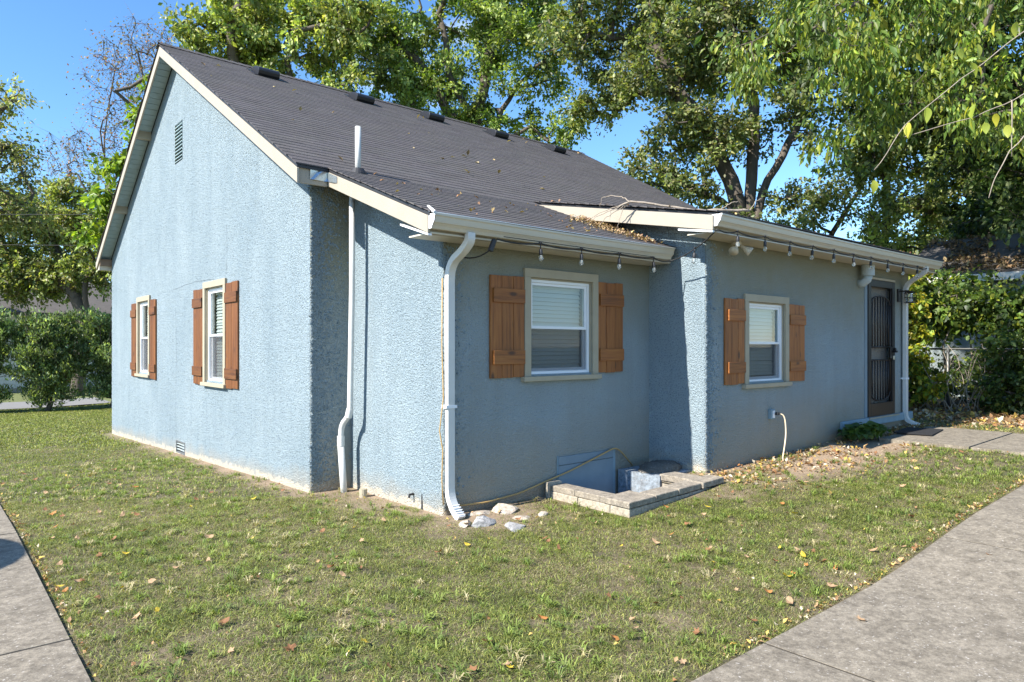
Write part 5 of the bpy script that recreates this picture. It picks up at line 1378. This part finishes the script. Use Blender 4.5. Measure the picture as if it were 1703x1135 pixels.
# ---------------------------------------------------------------- chain-link fence
fe = empty('chain_link_fence', (11.9, 4.0, 0.3)); tag(fe, 'rusty chain-link fence swallowed by vines beyond the back door', 'fence')
FX = 11.9
for y in np.arange(-7.0, 4.1, 2.2):
    G().tube([(0, y-4, -0.2), (0, y-4, 1.25)], 0.028, 10).build('post', M['galv'], fe, smooth=True)
G().tube([(0, -11, 1.22), (0, 0.0, 1.22)], 0.02, 8).build('rail', M['galv'], fe, smooth=True)
V = []; F = []
def wire_seg(a, b_, rr=0.0022):
    i = len(V); d = (b_[0]-a[0], b_[1]-a[1]); 
    V.extend([(a[0], a[1]+rr, a[2]), (a[0]+rr, a[1]-rr, a[2]), (a[0]-rr, a[1]-rr, a[2]), (b_[0], b_[1]+rr, b_[2]), (b_[0]+rr, b_[1]-rr, b_[2]), (b_[0]-rr, b_[1]-rr, b_[2])])
    F.extend([(i, i+1, i+4, i+3), (i+1, i+2, i+5, i+4), (i+2, i, i+3, i+5)])
dl = 0.075
for k in range(int(11/dl)+16):
    for s_ in (-1, 1):
        y = -11+k*dl
        a = (0.02+0.003*s_, y, 0.0); b_ = (0.02+0.003*s_, y+s_*1.2, 1.2)
        wire_seg(a, b_)
o = bpy.data.objects.new('wire_mesh', npmesh('wire_mesh', np.array(V), np.array(F), M['galv'])); C.objects.link(o); o.parent = fe; o['kind'] = 'stuff'

# ---------------------------------------------------------------- vine thicket, brush, hosta, litter
VB = [(12.3,0.5,2.6,0.34),(12.4,-0.2,2.55,0.38),(12.6,-1.0,2.45,0.45),(11.9,0.45,1.9,0.33),(11.9,0.3,1.0,0.35),(12.4,-0.5,1.2,0.35),(12.5,-1.3,1.4,0.6),(12.3,-1.2,0.7,0.5),(12.6,-2.0,0.7,0.5),(11.9,0.6,1.2,0.25),(12.7,-1.8,2.2,0.7),(12.8,-2.8,2.0,0.8),(12.7,-2.6,0.9,0.7),(12.9,-3.6,1.4,0.9),(12.2,1.2,2.4,0.5),(12.2,1.3,1.2,0.5),(12.6,-2.2,2.5,0.5),(12.2,2.2,1.8,0.7),(12.5,-0.9,2.3,0.5),(12.5,0.1,2.2,0.4),(12.2,0.35,3.0,0.32),(12.3,-0.2,2.9,0.25),(13.4,-2.6,2.9,0.6),(13.6,-3.4,3.4,0.8),(12.3,-0.2,2.2,0.45),(12.6,-1.9,1.6,0.5),(12.2,0.0,0.6,0.4)]
lim = [[(12.2+0.2*math.sin(k), 0.9-0.55*k, 0.5), (12.2+0.3*math.cos(k*2), 0.9-0.55*k+0.3*math.sin(k*3), 1.6), (12.4, 0.8-0.55*k+0.4*math.sin(k*5), 2.7)] for k in range(8)]
tree('vine_thicket', 'tangled climbing vine smothering the fence beside the far downspout', (12.2, -0.2, 0.3), VB, 330, 52000, 0.095, DG+FG[:2]+[(0.22, 0.25, 0.03)], 0.06, limbs=lim, seed=41, cat='vine', spread=0.26, bark='barkp', rmin=0.009, up=0.2, aspect=0.7, tip_pow=0.4)
tree('thicket_shrub', 'yellowing shrub just right of the far downspout', (11.4, 0.2, 0.3), [(11.35,0.12,2.6,0.30),(11.4,0.1,1.9,0.30),(11.3,-0.05,1.2,0.28),(11.3,-0.25,0.9,0.25),(11.5,0.2,3.0,0.3),(11.4,0.2,2.2,0.2)], 60, 4200, 0.10,
     [(0.30, 0.30, 0.03), (0.16, 0.22, 0.03), (0.40, 0.33, 0.03), (0.12, 0.17, 0.03)], 0.035, seed=42, cat='shrub', spread=0.17, bark='barkp', rmin=0.007, trunk_top=0.3)
tree('undergrowth_shrub', 'low dark leafy shrub at the foot of the fence at the right edge', (11.2, -2.2, 0.3), [(11.3,-1.5,0.75,0.35),(11.4,-2.1,0.85,0.5),(11.5,-2.9,0.9,0.5),(11.5,-2.4,1.5,0.5),(11.6,-3.4,1.5,0.6),(11.4,-1.7,1.3,0.35)], 110, 12000, 0.09,
     DG+[(0.09, 0.14, 0.03)], 0.04, seed=43, cat='shrub', spread=0.2, rmin=0.006, trunk_top=0.3)
# bare brush stems leaning on the fence
br = empty('dead_brush', (11.3, -0.3, 0.3)); tag(br, 'bleached dead stems leaning against the fence by the far downspout', 'brush')
for k in range(26):
    r = np.random.default_rng(200+k)
    a = np.array([r.uniform(-0.1, 0.3), r.uniform(-1.1, 0.6), 0.0]); b_ = a+np.array([r.uniform(-0.2, 0.4), r.uniform(-0.6, 0.6), r.uniform(0.5, 1.5)])
    G().tube([tuple(x) for x in wig(a, b_, 7, 0.08, r)], [0.010*(1-0.1*i) for i in range(7)], 5).build('stem', M['stick'], br, smooth=True)

# hosta-like plant by the doorsill
hp = empty('leafy_plant', (6.35, -1.10, float(gz(6.35, -1.10)))); tag(hp, 'low broad-leaved green plant under the doorsill of the wing', 'plant')
leafm = []
for v in range(3):
    g = G(); L, Wd = 0.16, 0.05+0.01*v; n = 6
    for i in range(n+1):
        t = i/n; w_ = Wd*math.sin(math.pi*min(1, t*0.97+0.03))**0.8; z = 0.09*math.sin(t*2.3)-0.05*t*t
        g.v += [(L*t, -w_, z+0.25*w_), (L*t, 0, z), (L*t, w_, z+0.25*w_)]
    for i in range(n):
        a = i*3; g.f += [(a, a+1, a+4, a+3), (a+1, a+2, a+5, a+4)]
    c = [(0.05, 0.10, 0.03), (0.075, 0.14, 0.04), (0.10, 0.16, 0.04)][v]; g.c = [(*c, 1)]*len(g.v)
    leafm.append(g.mesh('leaf', M['leaf'], True))
for k in range(130):
    a = random.uniform(0, 6.28); rr = random.random()**0.6
    x, y = rr*0.42*math.cos(a), rr*0.17*math.sin(a)
    inst('leaf', random.choice(leafm), hp, (x, y, 0.02+0.13*(1-rr)*random.random()+0.02), (random.uniform(-.4, .4), random.uniform(-1.1, -0.1), a+random.uniform(-.8, .8)), (random.uniform(0.7, 1.15),)*3)
# doormat
mt = G().box(-0.42, 0.42, -0.24, 0.24, 0.0, 0.018).build('doormat', M['matt'], None, bevel=0.004); mt.location = (7.45, -1.52+0.1, float(gz(7.45, -1.42))+0.052); mt.rotation_euler = (0, 0, 0.15)
tag(mt, 'crumpled black doormat on the walk in front of the back door', 'doormat')

# ---------------------------------------------------------------- grass
def inside_house(x, y, m=0.0):
    return ((x > -0.495-m) & (x < 9) & (y > 1.79-m) & (y < 12.1+m)) | ((x > -m) & (x < 8.8) & (y > -m) & (y < 2)) | ((x > 3-m) & (x < 8.83+m) & (y > -0.79-m) & (y < 1))
def on_hard(x, y):
    h = (x < -3.035) & (x > -6.2) & (y > -6.5) & (y < 24)
    h |= (y < -3.345) & (y > -7)
    h |= (x > 6.43) & (x < 8.37) & (y < -1.23)
    h |= (x > 1.22) & (x < 2.80) & (y > -1.2) & (y < 0)
    h |= (x > 2.4) & (x < 3.0) & (y > -0.65) & (y < 0.0)
    return h
def in_view(x, y, m=0.08):
    dx = x+3.653; dy = y+5.272
    rt = dx*0.7615-dy*0.6481; dp = dx*0.6481+dy*0.7615
    return (dp > 0.5) & (np.abs(rt/np.maximum(dp, .1)) < 0.74+m) & (dp > 2.6), dp
def grass(name, nn, x0, x1, y0, y1, dmin, dmax, hgt, wid, seed, lab):
    r = np.random.default_rng(seed)
    x = r.uniform(x0, x1, nn); y = r.uniform(y0, y1, nn)
    v, dp = in_view(x, y)
    ok = (dp > dmin) & (dp <= dmax) & v & ~inside_house(x, y, 0.01) & ~on_hard(x, y)
    b_ = bare(x, y); gn = green(x, y)
    clump = fnoise(x, y, 9.0, 33)
    ok &= r.random(nn) < (1-b_*1.05)*(0.35+1.3*clump)*(0.72+0.28*gn)
    x = x[ok]; y = y[ok]; gn = gn[ok]; b_ = b_[ok]; dp = dp[ok]; clump = clump[ok]; n = len(x)
    z = gz(x, y)+(fnoise(x, y, 1.2, 3)-0.5)*0.03*((np.abs(x) < 12) & (np.abs(y) < 14))-0.004
    green_b = r.random(n) < (0.38+0.56*gn)
    H = hgt*(0.55+0.8*r.random(n))*(0.75+0.5*clump)*np.where(green_b, 1.0, 0.8)*(1-0.45*b_)
    lean = np.where(green_b, 0.6+1.1*r.random(n), 1.0+1.5*r.random(n))
    az = r.uniform(0, 2*np.pi, n); dx = np.cos(az); dy = np.sin(az)
    wd = wid*(0.6+0.8*r.random(n))*np.where(green_b, 1, 0.75)
    wz = r.uniform(-0.9, 0.9, n); az2 = az+np.pi/2+wz; sx = np.cos(az2)*wd; sy = np.sin(az2)*wd
    base = np.stack([x, y, z], 1)
    s = np.stack([sx, sy, np.zeros(n)], 1)
    mid = base+np.stack([dx*H*lean*0.35, dy*H*lean*0.35, H*0.60/np.sqrt(1+0.3*lean**2)], 1)
    tip = base+np.stack([dx*H*lean, dy*H*lean, H*np.maximum(0.12, 1-0.42*lean)], 1)
    V = np.stack([base-s, base+s, mid+s*0.7, tip, mid-s*0.7], 1).reshape(-1, 3)
    k = np.arange(n)*5
    F = np.concatenate([np.stack([k, k+1, k+2], 1), np.stack([k, k+2, k+4], 1), np.stack([k+4, k+2, k+3], 1)])
    gc = np.array([(0.20, 0.245, 0.05), (0.15, 0.19, 0.042), (0.28, 0.295, 0.07), (0.34, 0.33, 0.09), (0.21, 0.245, 0.08)])
    tc_ = np.array([(0.42, 0.34, 0.20), (0.56, 0.48, 0.31), (0.27, 0.20, 0.12), (0.36, 0.32, 0.17)])
    c = np.where(green_b[:, None], gc[r.integers(0, 5, n)], tc_[r.integers(0, 4, n)])*(1+0.34*r.normal(size=(n, 1))).clip(0.35, 1.9)
    c = c*(0.55+0.65*fnoise(x, y, 6.5, 55))[:, None]*np.array([[0.97, 1.0, 0.92]])
    tp = np.repeat(c, 5, axis=0)
    o = bpy.data.objects.new(name, npmesh(name, V, F, M['grass'], tp)); C.objects.link(o)
    tag(o, lab, 'grass', None, 'stuff')
    return n
n1 = grass('lawn_grass', 900000, -3.1, 5.6, -3.4, 3.6, 2.6, 7.2, 0.036, 0.0019, 1, 'short patchy grass of the front lawn')
n2 = grass('lawn_grass', 520000, -3.1, 9.5, -3.4, 12.5, 7.2, 12.5, 0.040, 0.0032, 2, 'short patchy grass beside the house')
n3 = grass('lawn_grass', 520000, -3.1, 16, -3.4, 26.5, 12.5, 34, 0.055, 0.0075, 3, 'short grass of the far side lawn')
print('grass', n1, n2, n3)
def tufts(nt_, seed):
    r = np.random.default_rng(seed)
    x = r.uniform(-3.0, 6.5, nt_*3); y = r.uniform(-3.35, 7, nt_*3); v, dp = in_view(x, y)
    ok = v & ~inside_house(x, y, 0.05) & ~on_hard(x, y) & (fnoise(x, y, 1.3, 44) > r.uniform(0.3, 0.7, nt_*3)) & (bare(x, y) < 0.8)
    x = x[ok][:nt_]; y = y[ok][:nt_]; m = len(x); nb_l = 15
    X = np.repeat(x, nb_l)+r.normal(size=m*nb_l)*0.012; Y = np.repeat(y, nb_l)+r.normal(size=m*nb_l)*0.012
    S = np.repeat(r.uniform(0.6, 1.25, m), nb_l); n = m*nb_l
    az = r.uniform(0, 2*np.pi, n); H = 0.062*S*(0.6+0.6*r.random(n)); lean = 0.5+1.1*r.random(n)
    dx, dy = np.cos(az), np.sin(az); wd = 0.0030*(0.7+0.6*r.random(n))
    base = np.stack([X, Y, gz(X, Y)+(fnoise(X, Y, 1.2, 3)-0.5)*0.03], 1); sd = np.stack([-dy*wd, dx*wd, np.zeros(n)], 1)
    mid = base+np.stack([dx*H*lean*0.45, dy*H*lean*0.45, H*0.62], 1)
    tip = base+np.stack([dx*H*lean*1.15, dy*H*lean*1.15, H*np.maximum(0.25, 0.9-0.35*lean)], 1)
    V = np.stack([base-sd*.6, base+sd*.6, mid+sd, tip, mid-sd], 1).reshape(-1, 3); k = np.arange(n)*5
    F = np.concatenate([np.stack([k, k+1, k+2], 1), np.stack([k, k+2, k+4], 1), np.stack([k+4, k+2, k+3], 1)])
    pal = np.array([(0.19, 0.25, 0.05), (0.23, 0.29, 0.065), (0.15, 0.21, 0.05), (0.44, 0.38, 0.21)])
    c = pal[np.repeat(r.choice(4, m, p=[.34, .26, .22, .18]), nb_l)]*(1+0.2*r.normal(size=(n, 1))).clip(.5, 1.6)
    o = bpy.data.objects.new('coarse_grass', npmesh('coarse_grass', V, F, M['grass'], np.repeat(c, 5, axis=0))); C.objects.link(o)
    tag(o, 'coarse weedy grass clumps sprinkled through the lawn', 'grass', None, 'stuff')
tufts(1700, 9)
# ---------------------------------------------------------------- fallen leaves on the lawn, each one a thing
def leaf_mesh(v, col):
    r_ = random.Random(v); g = G()
    n = 11 if v % 2 else 9
    ring = []
    for k in range(n):
        a = 2*math.pi*k/n; rr = (1.0 if k % 2 == 0 else 0.58) if v % 2 else (0.55+0.45*abs(math.cos(a)))
        rr *= r_.uniform(0.85, 1.1)
        x, y = rr*math.cos(a), rr*math.sin(a)*0.8
        ring.append((x, y, 0.45*x*x*r_.uniform(0.4, 1)+0.35*abs(y)*r_.uniform(0, 1)))
    g.v = [(0, 0, 0.0)]+ring
    for k in range(n): g.f.append((0, 1+k, 1+(k+1) % n))
    g.c = [(*col, 1)]*len(g.v)
    me = g.mesh('fallen_leaf', M['dryleaf']); return me
cols = {'brown': (0.24, 0.115, 0.05), 'tan': (0.42, 0.27, 0.15), 'yellow': (0.55, 0.40, 0.04), 'orange': (0.42, 0.18, 0.05)}
LM = {k: [leaf_mesh(v, c) for v in range(4)] for k, c in cols.items()}
r = np.random.default_rng(77); cnt = 0
while cnt < 190:
    dpt = 3.3+6.5*r.random()**1.1; rt = r.uniform(-0.74, 0.74)*dpt
    x = -3.653+rt*0.7615+dpt*0.6481; y = -5.272-rt*0.6481+dpt*0.7615
    if inside_house(x, y, 0.04) or (on_hard(x, y) and r.random() > 0.08) or not (-6 < x < 9): continue
    if fnoise(x, y, 0.8, 15) < r.uniform(0.25, 0.6): continue
    if 1.2 < x < 3.0 and y > -1.2: continue
    cnt += 1
    kd = r.choice(['brown', 'tan', 'yellow', 'orange'], p=[0.36, 0.34, 0.14, 0.16])
    s_ = r.uniform(0.020, 0.040)
    o = inst('fallen_leaf', LM[kd][int(r.integers(0, 4))], None, (x, y, float(gz(x, y))+0.022+s_*0.2), (r.uniform(-.5, .5), r.uniform(-.5, .5), r.uniform(0, 6.28)), (s_, s_, s_))
    where = 'on the drive' if y < -3.34 else 'on the path' if x < -3.04 else 'in the lawn before the gable wall' if x < -0.9 else 'in the lawn before the near corner' if x < 0.9 else 'in the lawn before the block kerb' if x < 2.9 else 'in the lawn before the wing wall'
    tag(o, {'brown': 'curled dark brown leaf fallen ', 'tan': 'pale tan leaf fallen ', 'yellow': 'bright yellow leaf fallen ', 'orange': 'rusty orange leaf fallen '}[kd]+where, 'leaf', kd+' fallen leaves '+where)
# small litter nobody could count
def litter(name, n, fx, size, lab, zf, seed, cc=None, up=1.0):
    r = np.random.default_rng(seed); x, y = fx(r, n)
    z = zf(x, y)
    P = np.stack([x, y, z], 1)
    o = leaves(name, P, size, cc or [(0.24, 0.12, 0.05), (0.40, 0.26, 0.13), (0.48, 0.33, 0.08), (0.30, 0.17, 0.08), (0.5, 0.42, 0.3)], None, up=up, m_='dryleaf', seed=seed, fold=0.5)
    tag(o, lab, 'leaf litter', None, 'stuff')
def f_wing(r, n):
    x = r.uniform(2.8, 9.5, n); y = -0.85-np.abs(r.normal(size=n))*0.55
    k = ~on_hard(x, y) & (fnoise(x, y, 2.5, 8) > 0.35) & (y > -3.2); return x[k], y[k]
litter('leaf_litter', 2600, f_wing, 0.045, 'small dead leaves strewn along the foot of the wing wall', lambda x, y: gz(x, y)+0.015, 81)
def f_lawn(r, n):
    x = r.uniform(-3, 6.5, n); y = r.uniform(-3.5, 9, n); k = ~on_hard(x, y) & ~inside_house(x, y) & (fnoise(x, y, 1.5, 18) > 0.42); return x[k], y[k]
litter('leaf_litter', 2600, f_lawn, 0.024, 'leaf crumbs scattered thinly through the lawn', lambda x, y: gz(x, y)+0.022, 82)
def f_fence(r, n):
    x = r.uniform(9.3, 13, n); y = r.uniform(-3.5, 3, n); return x, y
litter('leaf_litter', 5000, f_fence, 0.075, 'thick carpet of dead leaves under the fence vines', lambda x, y: gz(x, y)+0.02+0.03*np.abs(x-11)/2, 83)
def f_edge(r, n):
    t = r.random(n); a = r.random(n) < 0.4
    x = np.where(a, -3.03+np.abs(r.normal(size=n))*0.02, r.uniform(-0.6, 8, n)); y = np.where(a, r.uniform(-2, 12, n), -3.33+np.abs(r.normal(size=n))*0.03); return x, y
litter('leaf_litter', 1500, f_edge, 0.026, 'dry crumbs caught along the concrete edges', lambda x, y: gz(x, y)+0.012, 84)
def f_roof(r, n):
    # drift in the crook where the lean-to roof runs under the wing rake
    t = r.random(n)**0.8
    y = -0.38+1.15*t; x = 2.93-0.25*r.random(n)-(1-t)*0.10-np.abs(r.normal(size=n))*0.22*(0.5+0.8*np.sin(t*3.1)); return x, y
litter('leaf_litter', 1000, f_roof, 0.034, 'brown leaf drift on the lean-to roof beside the wing wall', lambda x, y: za(y)+0.012+0.03*rng.random(len(x)), 85, [(0.34, 0.22, 0.13), (0.46, 0.32, 0.18), (0.50, 0.36, 0.16), (0.26, 0.16, 0.10)])
def f_roof2(r, n):
    y = r.uniform(1.6, 6.8, n); x = r.uniform(-0.6, 8.9, n); k = (x > 0.5)*r.random(n) < 0.6; return x[k], y[k]
litter('leaf_litter', 70, f_roof2, 0.075, 'few stray leaves lying on the main roof', lambda x, y: 3.46+0.558*(y-1.55)+0.02, 86, [(0.30, 0.20, 0.10), (0.42, 0.30, 0.12), (0.45, 0.36, 0.2)])
def f_roof3(r, n):
    y = r.uniform(-0.3, 1.5, n); x = r.uniform(-0.2, 2.5, n); return x, y
litter('leaf_litter', 60, f_roof3, 0.045, 'few stray leaves lying on the lean-to roof', lambda x, y: za(y)+0.02, 87, [(0.30, 0.16, 0.08), (0.42, 0.30, 0.12)])
def f_roof4(r, n):
    y = r.uniform(-1.1, 1.5, n); x = r.uniform(2.7, 9, n); return x, y
litter('leaf_litter', 500, f_roof4, 0.045, 'dead leaves scattered on the wing roof', lambda x, y: zw(y)+0.018, 88, [(0.30, 0.16, 0.08), (0.42, 0.30, 0.12), (0.2, 0.12, 0.07)])
